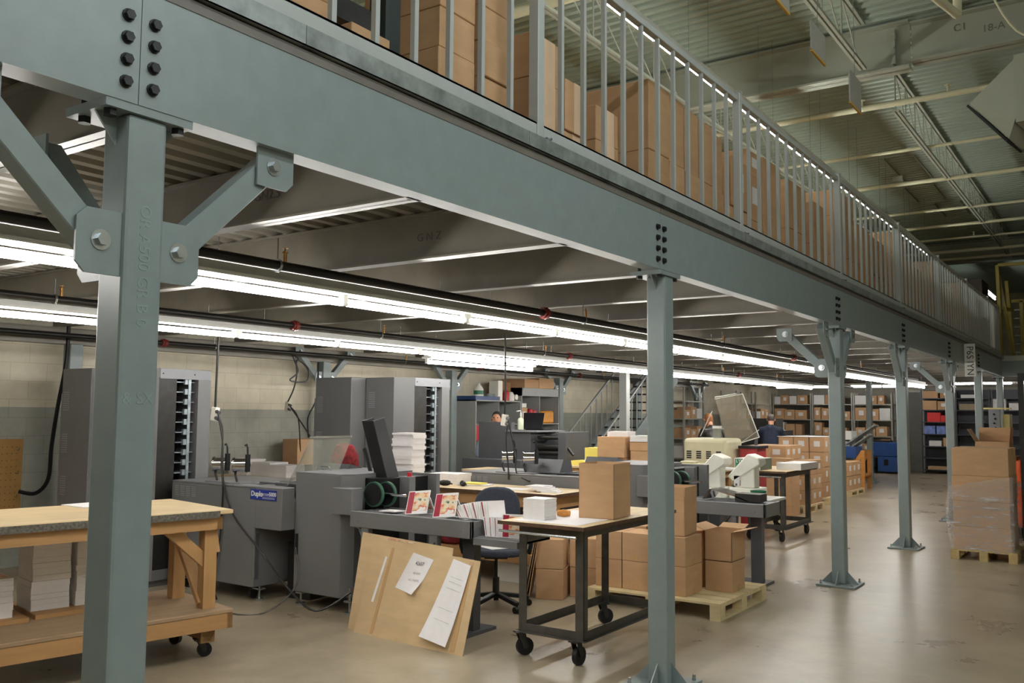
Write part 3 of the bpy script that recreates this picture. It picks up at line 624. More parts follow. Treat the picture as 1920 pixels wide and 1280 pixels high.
def folder(dx, dy, label, full):
    t = thing('fold_trim_unit', label, 'folding machine', (-3.65+dx, 4.0+dy, 0), 0, 'fold and trim units')
    def B(m, x0, x1, y0, y1, z0, z1, mi=0): return m.box(x0+dx, x1+dx, y0+dy, y1+dy, z0, z1, mi)
    m = MB(); m.prism([(-3.65+dx, 4.0+dy, .12), (-3.09+dx, 4.0+dy, .12), (-3.02+dx, 4.1+dy, .12), (-3.02+dx, 4.85+dy, .12), (-3.65+dx, 4.85+dy, .12)], (0, 0, 1.03)); m.build('tall_cabinet', MACH, t, bevel=.006)
    m = MB(); m.prism([(-3.65+dx, 4.0+dy, 1.151), (-3.09+dx, 4.0+dy, 1.151), (-3.02+dx, 4.1+dy, 1.151), (-3.02+dx, 4.85+dy, 1.151), (-3.65+dx, 4.85+dy, 1.151)], (0, 0, .006)); m.build('top_plate', MACH_L, t)
    m = MB(); B(m, -3.12, -2.89, 3.93, 4.06, .83, 1.05); m.build('control_box', MACH, t, bevel=.004)
    m = MB(); B(m, -3.018, -2.8, 4.22, 4.8, .15, 1.12); m.build('mechanism', BLACK, t)
    m = MB(); B(m, -2.8, -2.69, 4.42, 4.5, .1, 1.13); B(m, -3.0, -2.7, 4.8, 4.85, .1, 1.14); m.build('side_cabinet', MACH, t)
    m = MB(); B(m, -3.05, -2.6, 4.02, 4.2, .84, .85); m.build('exit_shelf', MACH_L, t)
    for k in range(2):
        y = 4.1+.09*k+dy; x = -2.8+.06*k+dx
        m = MB(); m.lathe([(.085, -.014), (.105, -.014), (.105, .014), (.085, .014)], (x, y, 1.0), 28, axis='y'); wv = m.build('belt_wheel', mat('green_belt_%s%d' % ('b' if dx else 'a', k), (44,86,68), .5), t, smooth=True)
        m = MB(); m.cyl((x, y-.017, 1.0), (x, y+.017, 1.0), .094, 28); m.build('wheel_disc', BLACK, wv)
    m = MB(); m.cyl((-3.0+dx, 4.16+dy, 1.0), (-2.5+dx, 4.16+dy, 1.0), .012, 8); m.build('drive_shaft', CHROME, t)
    if full:
        # tilted open chute
        m = MB(); a = Vector((-3.0, 4.36, 1.02)); b = Vector((-3.19, 4.34, 1.61)); e = (b-a); w_ = Vector((.13, .0, 0)); v = Vector((0, .14, .03))
        for p, q in ((a, v), (a, w_), (a+w_, v)):
            m.prism([p, p+e, p+e+q, p+q], (.006, .006, 0))
        m.build('feed_chute', BLACK, t)
        m = MB(); m.tube([(-3.2, 4.5, 1.1), (-3.35, 4.55, 1.35)], .02, 8); m.build('tie_arm', BLACKM, t)
        m = MB(); m.cyl((-2.76, 4.5, 1.13), (-2.76, 4.5, 1.165), .022, 12); m.build('stop_button', REDP, t)
        m = MB()
        for k in range(14): B(m, -2.9, -2.6, 4.28, 4.3, .2+k*.03, .212+k*.03)
        m.build('louvers', BLACKM, t)
        m = MB(); m.tube([(-2.95, 4.1, .8), (-2.93, 4.0, .74), (-2.85, 4.02, .7), (-2.84, 4.1, .78)], .008, 6); m.tube([(-2.92, 4.05, .72), (-2.8, 4.0, .6), (-2.7, 4.05, .48)], .009, 6); m.build('wiring', GALV, t)
        m = MB(); B(m, -3.63, -3.60, 3.994, 4.0, .44, .62); m.build('socket_strip', BLACK, t)
    for a, b in ((-3.6, 4.05), (-2.98, 4.02), (-2.6, 4.7), (-3.6, 4.75)):
        m = MB(); m.cyl((a+dx, b+dy, 0), (a+dx, b+dy, .02), .045, 12); m.cyl((a+dx, b+dy, .02), (a+dx, b+dy, .22), .01, 8); m.box(a+dx-.04, a+dx+.04, b+dy-.03, b+dy+.03, .1, .112); m.build('levelling_foot', ZINC, t)
    return t
folder(0, 0, 'tall grey folding unit with black tilted chute and green-rimmed wheels', True)
folder(1.3, 3.1, 'grey and black folding unit mostly hidden behind the open carton and column', False)
def conveyor(x0, x1, y0, y1, zt, label, tray=False, d=.13):
    t = thing('delivery_conveyor', label, 'conveyor', (x0, y0, 0), 0, 'delivery conveyors')
    m = MB(); m.box(x0, x1, y0, y0+.03, zt-d, zt); m.box(x0, x1, y1-.03, y1, zt-d, zt); m.box(x1-.02, x1, y0, y1, zt-d, zt); m.box(x0+.002, x1-.03, y0+.031, y1-.031, zt-d+.03, zt-.035); m.build('frame', MACH, t, bevel=.004)
    m = MB(); n = 4; wd = (y1-y0-.06)/n
    for k in range(n): m.box(x0, x1-.03, y0+.035+k*wd, y0+.035+k*wd+wd*.72, zt-.03, zt-.008)
    m.build('belts', MACH_L, t)
    xs = (x0+.12, x1-.42) if tray else (x0+.25, x1-.38)
    for xx in xs:
        m = MB(); m.box(xx, xx+.08, y0+.01, y0+.06, .35, zt-d); m.build('bracket_leg', MACH, t)
    m = MB(); xx = x1-.22; m.box(xx, xx+.11, (y0+y1)/2-.03, (y0+y1)/2+.06, .02, zt-d); m.build('leg', MACH_D, t)
    m = MB(); m.box(xx-.18, xx+.15, (y0+y1)/2-.22, (y0+y1)/2+.22, 0, .025); m.build('foot_plate', MACH_D, t)
    for dx_ in (.1, x1-x0-.1):
        m = MB(); m.cyl((x0+dx_, y0-.002, zt-d*.6), (x0+dx_, y0+.002, zt-d*.6), .008, 8); m.build('screw', ZINC, t)
    m = MB(); m.cyl((x1, y0+.1, zt-.05), (x1+.003, y0+.1, zt-.05), .008, 8); m.build('screw', ZINC, t)
    if tray:
        m = MB(); m.box(x1, x1+.46, y0+.06, y1-.05, zt-.13, zt-.115); m.box(x1+.44, x1+.46, y0+.06, y1-.05, zt-.13, zt-.02); m.box(x1, x1+.4, y0+.02, y0+.06, zt-.17, zt-.12); m.build('catch_tray', MACH, t)
    m = MB(); m.tube([(x1-.45, y0-.005, .5), (x1-.42, y0-.01, .6), (x1-.35, y0-.005, .69)], .006, 6); m.build('power_lead', BLACK, t)
    return t
conveyor(-2.88, -1.62, 3.90, 4.32, .875, 'grey delivery conveyor carrying the red-covered booklets', True)
conveyor(-1.7, -.50, 7.15, 7.62, .82, 'grey conveyor end behind the pallet of cartons, with a metal guide on top')
# metal ramp guide on conveyor 2
m = MB(); m.prism([(-1.2, 7.28, .83), (-1.12, 7.28, .935), (-.86, 7.3, .88), (-.72, 7.3, .83), (-.74, 7.3, .826), (-.87, 7.3, .87), (-1.1, 7.28, .92), (-1.17, 7.28, .83)], (0, .28, 0))
t = single('ramp_guide', m, CHROME, 'shiny bent metal guide lying on the conveyor end', 'guide')
m = MB(); m.box(-.86, -.60, 7.3, 7.5, .823, .9); m.build('end_block', BLACKM, t)
# dark hood and red button on the second stitcher
m = MB(); m.prism([(-3.22, 7.02, 1.037), (-3.22, 7.30, 1.037), (-3.22, 7.26, 1.17), (-3.22, 7.10, 1.18)], (.46, 0, 0)); m.box(-3.3, -2.7, 6.98, 7.35, 1.03, 1.038)
single('feed_hood', m, MACH_D, 'dark wedge-shaped hood on the flat top of the rear stitching machine', 'machine hood')
# ================================================================ booklets
def booklet_mesh(name, mats_only=False):
    m = MB(); m.box(-.075, .075, -.004, .004, 0, .155, 0)
    m.quad((-.07, -.0045, .006), (-.03, -.0045, .006), (-.03, -.0045, .149), (-.07, -.0045, .149), 1)
    m.quad((-.028, -.0045, .02), (.07, -.0045, .02), (.07, -.0045, .14), (-.028, -.0045, .14), 2)
    return m.mesh(name, [PAPER, COVER_RED, PICT])
BKM = booklet_mesh('booklet')
def booklet(loc, rot, label, group='red-covered booklets', sc=1.):
    o = bpy.data.objects.new('booklet', BKM); COL.objects.link(o); o.location = loc; o.rotation_euler = rot; o.scale = (sc,)*3; return tag(o, label, 'booklet', group)
ZT = .877
booklet((-2.55, 4.12, ZT+.005), (PI/2-.03, 0, .1), 'red-covered booklet lying nearly flat by the black wheels')
for k, (x, y) in enumerate(((-2.27, 4.02), (-1.96, 3.99))):
    booklet((x, y, ZT), (-.5, -.1, .2), ['propped open booklet standing on the conveyor, nearer the black wheels', 'propped open booklet standing just before the fanned row'][k], None, 1.3)
    booklet((x, y+.15, ZT), (.55, 0, .1), ['rear leaf of the propped booklet nearer the black wheels', 'rear leaf of the propped booklet just before the fanned row'][k], None, 1.0)
for k in range(16):
    a = 1.05-.05*k
    booklet((-1.79+.018*k, 4.08+.001*k, ZT+.002), (-a, 0, 1.05+(0 if k % 4 == 0 else PI)) if k % 4 == 0 else (a, 0, 1.05+PI), 'booklet in the tightly fanned row on the conveyor, its cover mostly covered by neighbours', 'fanned booklets on the conveyor', .95)
for k in range(9):
    booklet((-1.52+.014*k, 4.05, ZT-.113), (-.3+.03*k, 0, 1.05) if k % 3 == 0 else (.3-.03*k, 0, 1.05+PI), 'booklet pressed upright in the row in the catch tray', 'upright booklets in the catch tray', .95)
booklet((-1.34, 4.04, ZT-.113), (-.03, .03, .6), 'front booklet in the catch tray, its full red and picture cover showing', None, 1.12)
for k in range(5): booklet((-2.42-.03*k, 6.32+.01*k, .905+.012*k), (PI/2*1.0, 0, .5-.12*k), 'booklet in the small pile on the wooden table corner' if k < 4 else 'top booklet of the pile on the wooden table, cover up', 'booklets on the wooden table' if k < 4 else None, 1.35)
# trimmed booklet block on the steel cart
for k in range(14):
    m = MB(); j = .002*math.sin(k*2.1); m.box(-1.13+j, -.95+j, 3.86, 4.02, .938+.0105*k, .9475+.0105*k, 0)
    m.box(-1.131+j, -1.13+j, 3.86, 4.02, .938+.0105*k, .9475+.0105*k, 1)
    single('booklet', m, [PAPER, PICT if k % 3 else COVER_RED], 'trimmed booklet in the square stack on the steel cart' if k < 13 else 'topmost booklet of the square stack on the steel cart', 'booklet', 'stacked booklets on the steel cart' if k < 13 else None)
# ================================================================ tables and carts
def caster(t, x, y, r=.055, rz=0, wc=True, top=.17, mt=None):
    m = MB(); c, s = math.cos(rz), math.sin(rz); f = Vector((c, s, 0)); n = Vector((-s, c, 0)); p = Vector((x, y, r))
    m.cyl(p-n*.017, p+n*.017, r, 18, 0); m.cyl(p-n*.02, p+n*.02, r*.3, 8, 1)
    for k in (-1, 1): m.prism([p+n*k*.024-f*.02, p+n*k*.024+f*.02, p+n*k*.024-f*.005+Vector((0,0,top-r-.012)), p+n*k*.024-f*.06+Vector((0,0,top-r-.012))], n*k*.003, 1)
    m.cb(p+Vector((0,0,top-r-.008))-f*.03, (.09, .075, .008), 1, Matrix.Rotation(rz, 3, 'Z'))
    return m.build('caster', [BLACK, BLACKM], t, wc=wc, smooth=True)
# ---- wooden packing cart at the left
t = thing('wooden_cart', 'long wooden two-level cart on casters behind the big left column', 'cart', (-2.81, 2.48, 0), -.19)
m = MB(); m.box(-.93, .08, -3.4, .12, .975, 1.005); m.build('cart_top', TOPY, t, wc=False, bevel=.006)
m = MB(); m.box(.078, .085, -3.4, .02, .955, 1.0); m.build('tape_edge', mat('fuzzy_tape', (92,88,80), .8, var=.6, scale=60), t, wc=False)
m = MB(); m.box(.005, .045, -3.4, .06, .87, .962); m.box(-.88, -.84, -3.4, .06, .87, .962); m.box(-.88, .045, .02, .06, .87, .962); m.build('apron', WOODY, t, wc=False)
for x in (-.045, -.52):
    m = MB(); m.box(x-.045, x+.045, -.045, .045, .14, .87); m.build('leg', WOODZ, t, wc=False)
    m = MB(); m.box(x-.045, x+.045, -3.3, -3.21, .14, .87); m.build('leg', WOODZ, t, wc=False)
m = MB(); m.box(-.85, .10, -3.4, .13, .30, .33); m.build('shelf', SHELFY, t, wc=False, bevel=.006)
m = MB(); m.box(.05, .095, -3.4, .13, .2, .3); m.box(-.85, .095, .09, .13, .2, .3); m.build('shelf_apron', WOODY, t, wc=False)
m = MB(); m.bar((-.045, -.02, .36), (-.5, -.02, .84), .035, .085, side=(0,1,0)); m.bar((-.045, .01, .62), (-.045, -.3, .9), .04, .08); m.bar((-.1, .05, .86), (-.045, .05, .7), .03, .07, side=(0,1,0)); m.build('brace', WOODZ, t, wc=False)
m = MB(); m.box(-.57, .0, -.03, .03, .11, .15); m.box(-.09, 0.0, -.05, .05, .1, .2); m.build('caster_block', WOODX, t, wc=False)
caster(t, -.045, 0, .048, 1.3, False, .13); caster(t, -.5, 0, .048, .4, False, .13); caster(t, -.045, -3.25, .048, 1.3, False, .13); caster(t, -.5, -3.25, .048, .4, False, .13)
CW = Matrix.Translation((-2.81, 2.48, 0)) @ Matrix.Rotation(-.19, 4, 'Z')
def paper_stack(name, loc, w_, d, h, label, rz=0, cat='paper stack', jit=.004, step=.045, group=None, mt=None, top=None):
    """a pile of ream-thick layers, slightly ragged, one mesh"""
    m = MB(); z = 0; k = 0
    while z < h-.002:
        hh = min(step*random.uniform(.7, 1.3), h-z); a, b = random.uniform(-jit, jit), random.uniform(-jit, jit)
        m.box(-w_/2+a, w_/2+a, -d/2+b, d/2+b, z, z+hh-.0012); z += hh; k += 1
    o = bpy.data.objects.new(name, m.mesh(name, mt or PAPER)); COL.objects.link(o); o.location = loc; o.rotation_euler = (0,0,rz); o['_w'] = tuple(loc)
    return tag(o, label, cat, group)
def on_cart(x, y, z): return tuple(CW @ Vector((x, y, z)))
m = MB(); m.box(-.17-.20, .17+.03, -.36, .36, 0, .028); o = m.build('wood_slab', WOODY, None); o.location = on_cart(-.62, -.62, .331); o.rotation_euler = (0,0,-.19); tag(o, 'pale wooden slab under the tall paper stacks on the cart shelf', 'board')
m = MB(); m.box(-.2, .2, -.3, .3, 0, .028); o = m.build('wood_slab', WOODY, None); o.location = on_cart(-.58, -1.33, .331); o.rotation_euler = (0,0,-.19); tag(o, 'wooden slab under the shorter paper stack at the left frame edge', 'board')
paper_stack('paper_stack', on_cart(-.70, -.85, .36), .30, .24, .49, 'tall white paper stack on the cart shelf, left of the big column', -.19)
paper_stack('paper_stack', on_cart(-.70, -.57, .36), .30, .24, .47, 'tall white paper stack on the cart shelf, half hidden by the big column', -.19)
paper_stack('paper_stack', on_cart(-.60, -1.22, .36), .30, .22, .25, 'short paper stack with a red-printed sheet on top, at the left frame edge', -.19)
m = MB(); m.box(-.1, .06, -.07, .07, 0, .002); o = m.build('printed_sheet', PICT, None); o.location = on_cart(-.58, -1.2, .6105); o.rotation_euler = (0,0,-.1); tag(o, 'red-printed sheet on the short paper stack at the left edge', 'paper')
paper_stack('paper_stack', on_cart(-.78, -1.55, .36), .22, .24, .42, 'white paper stack behind the short one at the left frame edge', -.19)
m = MB(); m.box(-.15, .15, -.11, .11, 0, .006); o = m.build('loose_paper', PAPER, None); o.location = on_cart(-.8, -.55, 1.006); tag(o, 'thin sheaf of white paper at the back of the wooden cart top', 'paper')
# ---- wooden work table between the machines
t = thing('wooden_table', 'long wooden work table with lower shelf behind the swivel chair', 'table', (-4.0, 6.0, 0))
m = MB(); m.box(-4.42, -2.17, 5.95, 6.74, .872, .9, 0); m.build('tabletop', TOPX, t, bevel=.003)
m = MB(); m.box(-4.42, -2.168, 5.945, 5.952, .868, .902); m.box(-2.172, -2.165, 5.95, 6.74, .868, .902); m.build('edge_strip', DARKWOOD, t)
m = MB(); m.box(-4.38, -2.2, 5.97, 6.01, .76, .87); m.box(-4.38, -2.2, 6.68, 6.72, .76, .87); m.box(-2.24, -2.2, 5.97, 6.72, .76, .87); m.build('apron', WOODX, t)
for x in (-4.34, -2.29):
    for y in (6.02, 6.62):
        m = MB(); m.box(x, x+.09, y, y+.09, .0, .76); m.build('leg', WOODZ, t)
m = MB(); m.box(-4.38, -2.2, 5.98, 6.7, .28, .3); m.build('lower_shelf', WOODX, t)
m = MB(); m.box(-4.38, -2.2, 5.98, 6.02, .2, .28); m.box(-2.24, -2.2, 5.98, 6.72, .2, .28); m.build('shelf_rail', WOODX, t)
m = MB(); m.bar((-2.25, 6.08, .74), (-2.25, 6.35, .32), .035, .07); m.bar((-2.25, 6.66, .74), (-2.25, 6.45, .5), .035, .07); m.box(-2.3, -2.18, 6.0, 6.12, 0, .05); m.build('brace', WOODZ, t)
paper_stack('paper_stack', (-4.265, 6.22, .902), .27, .27, .56, 'very tall leaning stack of white paper beside the black bin slot', .12, jit=.012, step=.03)
paper_stack('paper_stack', (-3.92, 6.55, .902), .38, .28, .11, 'low stack of white paper on the wooden table, right of the very tall one', .1, jit=.006)
paper_stack('paper_stack', (-3.5, 6.45, .902), .36, .22, .012, 'thin white sheaf under the yellow pad on the wooden table', .35)
m = MB(); m.box(-3.62, -3.38, 6.36, 6.52, .915, .93); single('yellow_pad', m, YPAPER, 'pale yellow pad on the wooden table behind the black gloves', 'pad')
m = MB(); m.box(-3.05, -2.72, 6.2, 6.4, .902, .905); single('loose_paper', m, PAPER, 'loose white sheet on the wooden table, left of the booklet pile', 'paper')
for k, x in enumerate((-3.72, -3.52)):
    m = MB(); m.lathe([(.0, -.06), (.022, -.055), (.032, -.02), (.03, .03), (.018, .06), (.0, .065)], (0, 0, .03), 10, axis='x')
    for f in range(4): m.cyl((.05, -.02+.013*f, .03), (.085-.006*f, -.028+.016*f, .02), .008, 6)
    o = m.build('work_glove', BLACK, None, smooth=True); o.location = (x, 6.2+.06*k, .9); o.rotation_euler = (0, 0, .5-1.2*k); tag(o, ['crumpled black glove on the wooden table, the left one', 'crumpled black glove on the wooden table, the right one beside the yellow pad'][k], 'glove')
m = MB(); m.box(-3.1, -2.62, 6.05, 6.35, .301, .335); m.box(-3.05, -2.75, 6.1, 6.3, .335, .36, 0); single('loose_paper', m, PAPER, 'papers spread on the lower shelf behind the swivel chair', 'paper')
t = thing('storage_box', 'low white box with green marks on the floor under the wooden table', 'box', (-2.55, 6.12, 0))
m = MB(); m.box(-2.9, -2.35, 6.04, 6.4, .0, .17); m.build('body', WHITE, t); m = MB(); m.box(-2.92, -2.33, 6.02, 6.42, .17, .19); m.build('lid', WHITE, t)
m = MB(); m.bar((-2.62, 6.036, .11), (-2.55, 6.036, .14), .002, .01); m.bar((-2.6, 6.036, .06), (-2.5, 6.036, .08), .002, .012); m.build('green_mark', GREEN, t)
m = MB(); m.box(-3.75, -3.45, 6.05, 6.35, .301, .5); single('fabric_bag', m, FLOWER, 'red flower-patterned bag under the table behind the conveyor', 'bag', bevel=.05, seg=3)
# red patterned bag/cushion behind the machines
m = MB(); m.lathe([(.0, 0), (.13, .01), (.17, .1), (.16, .25), (.1, .36), (.0, .39)], (0, 0, 0), 18); o = m.build('fabric_bag', FLOWER, None, smooth=True); o.location = (-4.35, 5.3, .98); o.scale = (1.1, .7, 1.0); tag(o, 'red and black patterned bag behind the clear machine cover', 'bag')
m = MB(); m.box(-4.6, -4.1, 5.1, 5.5, .0, .975); single('side_stand', m, MACH_D, 'grey stand behind the machine, carrying the patterned bag', 'stand')
# ---- steel carts
def steel_cart(x0, x1, y0, y1, zt, label, lx=.06):
    t = thing('steel_cart', label, 'cart', ((x0+x1)/2, y0, 0), 0, 'steel frame carts')
    m = MB(); m.box(x0-.10, x1+.07, y0-.12, y1+.08, zt-.02, zt); m.build('board_top', TOPY, t, bevel=.003)
    m = MB(); m.box(x0-.104, x1+.074, y0-.124, y0-.118, zt-.024, zt+.001); m.box(x1+.068, x1+.074, y0-.12, y1+.08, zt-.024, zt+.001); m.build('edge_strip', DARKWOOD, t)
    for z, nm in ((zt-.085, 'top_frame'), (.17, 'bottom_frame')):
        m = MB(); q = .06 if z > .5 else .055
        for a, b, c, d in ((x0, x1, y0, y0+.006), (x0, x1, y1-.006, y1), (x0, x0+.006, y0, y1), (x1-.006, x1, y0, y1)): m.box(a, b, c, d, z, z+q)
        e = .03 if z < .5 else 0
        for a, b, c, d in ((x0-e, x1+e, y0-e, y0+.02), (x0-e, x1+e, y1-.02, y1+e), (x0-e, x0+.02, y0, y1), (x1-.02, x1+e, y0, y1)): m.box(a, b, c, d, z-.006 if z < .5 else z+q, z if z < .5 else z+q+.005)
        m.build(nm, GUN, t)
    for x in (x0, x1-lx):
        for y in (y0, y1-lx):
            m = MB(); m.box(x-.001, x+lx+.001, y-.001, y+.008, .163, zt-.021); m.box(x-.001 if x == x0 else x+lx-.008, (x+.008) if x == x0 else x+lx+.001, y, y+lx, .163, zt-.021); m.build('leg', GUN, t)
    for x, rz in ((x0+.03, 1.0), (x1-.05, 1.5)):
        for y in (y0+.03, y1-.05): caster(t, x, y, .062, rz)
    m = MB(); m.cyl((x0-.1, y0-.11, zt-.07), (x1-.02, y0-.06, zt-.08), .01, 8); m.build('push_bar', ZINC, t)
    return t
steel_cart(-1.12, -.60, 3.80, 5.06, .935, 'black steel cart with worn board top carrying an upright carton, by the plain column')
steel_cart(-1.93, -1.42, 10.60, 11.78, .94, 'black steel cart beyond the conveyor, carrying a green printed carton')
m = MB(); m.box(-1.15, -.62, 3.75, 4.6, .936, .937); single('loose_paper', m, PAPER, 'white paper sheet covering the near end of the steel cart', 'paper')
m = MB(); m.lathe([(.0, -.05), (.02, -.045), (.028, 0), (.02, .05), (.0, .055)], (0,0,.025), 10, axis='x'); o = m.build('work_glove', mat('tan_leather', (190,130,60), .8, var=.3, scale=20), None, smooth=True); o.location = (-.97, 4.15, .938); o.rotation_euler = (0,0,.3); tag(o, 'crumpled tan leather glove beside the booklet stack on the steel cart', 'glove')
# ================================================================ cartons
_cm = {}
def carton_mesh(w_, d, h):
    k = (round(w_, 3), round(d, 3), round(h, 3))
    if k not in _cm:
        m = MB(); m.box(-w_/2, w_/2, -d/2, d/2, 0, h)
        g = min(.004, h*.02)
        _cm[k] = m.mesh('carton', CARD)
    return _cm[k]
def carton(x, y, z, w_, d, h, label, rz=0, lab='', tape='', group=None, cat='carton', mt=None, name='cardboard_carton', lw=.4, lh=.38):
    """closed carton, centre of its base at x,y,z. lab/tape: faces ('f' front -y, 's' side +x) carrying a paper label / tape"""
    g = .0015
    me = carton_mesh(w_-2*g, d-2*g, h-g)
    if mt is not None: m = MB(); m.box(-w_/2+g, w_/2-g, -d/2+g, d/2-g, 0, h-g); me = m.mesh('carton', mt)
    o = bpy.data.objects.new(name, me); COL.objects.link(o); o.location = (x, y, z); o.rotation_euler = (0,0,rz); o['_w'] = (x, y, z); tag(o, label, cat, group)
    if mt is None: b = o.modifiers.new('bevel', 'BEVEL'); b.width = .004; b.segments = 1
    e = .0012
    if 'f' in lab: m = MB(); a = w_*lw/2; m.box(-a, a, -d/2-e, -d/2+.002, h*(.5-lh/2+.06), h*(.5+lh/2+.06)); m.build('shipping_label', LABEL, o, wc=False)
    if 's' in lab: m = MB(); a = d*lw/2; m.box(w_/2-.002, w_/2+e, -a, a, h*(.5-lh/2+.06), h*(.5+lh/2+.06)); m.build('shipping_label', LABEL, o, wc=False)
    if 't' in tape: m = MB(); m.box(-w_/2-e, w_/2+e, -.025, .025, h-.004, h+e); m.box(w_/2-.001, w_/2+e, -.025, .025, h*.72, h); m.build('packing_tape', TAPE, o, wc=False)
    if 'v' in tape: m = MB(); m.box(w_/2-.001, w_/2+e, -d*.12, d*.3, 0, h-.002); m.build('packing_tape', PINKTAPE, o, wc=False)
    if 'x' in tape: m = MB(); m.box(-.025, .025, -d/2-e, -d/2+.002, h*.02, h*.2); m.box(w_/2-.002, w_/2+e, -.025, .025, h*.02, h*.18); m.build('packing_tape', TAPE, o, wc=False)
    return o
def open_carton(x, y, z, w_, d, h, label, rz=0, flaps=(50, 50, 50, 50), lab='', group=None, fl=.5):
    """carton with walls and four flaps; flap angles in degrees above horizontal, outward: -y, +x, +y, -x"""
    t = thing('cardboard_carton', label, 'carton', (x, y, z), rz, group); w2, d2, k = w_/2, d/2, .004
    m = MB(); m.box(-w2, w2, -d2, -d2+k, 0, h); m.box(-w2, w2, d2-k, d2, 0, h); m.box(-w2, -w2+k, -d2, d2, 0, h); m.box(w2-k, w2, -d2, d2, 0, h); m.box(-w2, w2, -d2, d2, 0, k); m.build('body', CARD, t, wc=False)
    L = min(w_, d)*fl
    for i, (dx, dy) in enumerate(((0,-1), (1,0), (0,1), (-1,0))):
        if flaps[i] is None: continue
        a = math.radians(flaps[i]); o_ = Vector((dx, dy, 0)); s_ = Vector((-dy, dx, 0)); hw = (w2 if dy else d2)-.003
        p = Vector((dx*w2, dy*d2, h)); e = o_*math.cos(a)+Vector((0,0,math.sin(a)))
        m = MB(); c = [p-s_*hw, p+s_*hw, p+s_*hw+e*L, p-s_*hw+e*L]; n = e.cross(s_)*.004
        m.prism(c, n); m.build('flap', CARD, t, wc=False)
    if 'f' in lab: m = MB(); m.box(-w_*.2, w_*.2, -d2-.0015, -d2+.002, h*.35, h*.75); m.build('shipping_label', LABEL, t, wc=False)
    if 's' in lab: m = MB(); m.box(w2-.002, w2+.0015, -d*.2, d*.2, h*.35, h*.75); m.build('shipping_label', LABEL, t, wc=False)
    return t
def pallet(x0, x1, y0, y1, label, h=.14, mt=None, across='x', group='wooden pallets'):
    mt = mt or PALW; t = thing('wooden_pallet', label, 'pallet', ((x0+x1)/2, (y0+y1)/2, 0), 0, group)
    n = 7; wd = (y1-y0)/n
    for k in range(n): m = MB(); m.box(x0, x1, y0+k*wd+.006, y0+(k+1)*wd-.012, h-.018, h); m.build('deck_board', mt, t)
    for k in range(3):
        xx = x0+(x1-x0-.09)*k/2; m = MB(); m.box(xx, xx+.09, y0, y1, .0, .016); m.build('runner', mt, t)
        for j in range(3):
            yy = y0+(y1-y0-.12)*j/2; m = MB(); m.box(xx, xx+.09, yy, yy+.12, .016, h-.034); m.build('block', mt, t)
        m = MB(); m.box(xx, xx+.09, y0, y1, h-.034, h-.018); m.build('stringer', mt, t)
    return t
# upright open carton on the steel cart
open_carton(-.74, 4.36, .937, .27, .34, .36, 'upright open-topped carton standing on the near steel cart', .12, (88, 88, 85, 85), fl=.12)
# pallet beside the plain column
pallet(-1.62, -.36, 5.62, 6.75, 'pale wooden pallet loaded with plain cartons behind the plain column')
n_ = 0
PL = [(-1.46, 5.90, 'left end of the front row'), (-1.19, 5.90, 'second in the front row')]
for tier, z in ((0, .14), (1, .39)):
    w_t = ['bottom', 'upper'][tier]
    for x, y, p in PL: carton(x, y, z, .265, .32, .25, 'plain carton in the %s tier of the near pallet, %s' % (w_t, p), tape='x')
    carton(-.87, 5.90, z, .33, .36, .25, 'plain carton in the %s tier of the near pallet, directly right of the plain column' % w_t, tape='x')
    for k, x in enumerate((-1.46, -1.19, -.9)): carton(x, 6.42, z, .26, .34, .25, 'plain carton in the %s tier of the near pallet, back row, %s' % (w_t, ['left', 'middle', 'right'][k]), group='cartons in the back row of the near pallet')
carton(-.575, 6.29, .14, .25, .32, .265, 'plain carton at the right end of the near pallet, under the open-flapped one', tape='x')
open_carton(-.575, 6.29, .406, .25, .32, .255, 'open-flapped carton at the right end of the near pallet', 0, (None, 12, 14, 20))
open_carton(-.89, 5.93, .641, .28, .34, .30, 'tall open carton on top of the near pallet load, right of the column', .1, (86, 88, 86, None), fl=.42)
carton(-1.2, 6.45, .641, .3, .3, .2, 'plain carton topping the back row of the near pallet')
# leaning cartons behind the steel cart
for k, (x, y, rz, tl) in enumerate(((-2.02, 5.70, .35, -.10), (-1.78, 5.96, .15, 0))):
    o = carton(x, y, 0, .26, .34, .27, ['plain carton on the floor behind the steel cart, tilted stack, lower', 'plain carton on the floor beside the near pallet, lower of two'][k], rz)
    o = carton(x-.01, y, .272, .26, .34, .27, ['plain carton on the floor behind the steel cart, tilted stack, upper', 'plain carton beside the near pallet, upper of two'][k], rz+.05)
for k in range(3):
    m = MB(); m.box(-.002, .004, -.28, .28, 0, .56); o = m.build('folded_cardboard', CARD, None); o.location = (-2.23-.03*k, 5.64, .0); o.rotation_euler = (0, .16+.02*k, .5); tag(o, 'flattened carton leaning behind the steel cart, %s in the bundle' % ['front', 'middle', 'rear'][k], 'folded cardboard', 'flattened cartons leaning behind the steel cart')
# chipboard sheets leaning on the conveyor, with two papers
def sheet(q, th, label, extra=None):
    A_, B_, C_, D_ = [Vector(p) for p in q]; n = (B_-A_).cross(D_-A_).normalized()
    t = thing('cardboard_sheet', label, 'cardboard sheet', tuple(A_), 0)
    m = MB(); m.prism([A_, B_, C_, D_], -n*th); m.build('board', CHIP, t); return t, A_, B_, C_, D_, n
t0, *_ = sheet([(-2.64, 3.66, 0), (-1.66, 3.60, 0), (-1.736, 3.828, .68), (-2.72, 3.89, .715)], .006, 'rear tan cardboard sheet leaning on the conveyor, showing at the upper left')
t1, A_, B_, C_, D_, n = sheet([(-2.52, 3.60, 0), (-1.41, 3.53, 0), (-1.4516, 3.7878, .6157), (-2.56, 3.86, .655)], .006, 'front tan cardboard sheet with two papers on it, leaning on the conveyor')
U_ = (B_-A_); V_ = (D_-A_)
def sp(u, v, e=.002): 
    return A_+U_*u+V_*v+(C_-D_-U_)*(u*v)+n*e
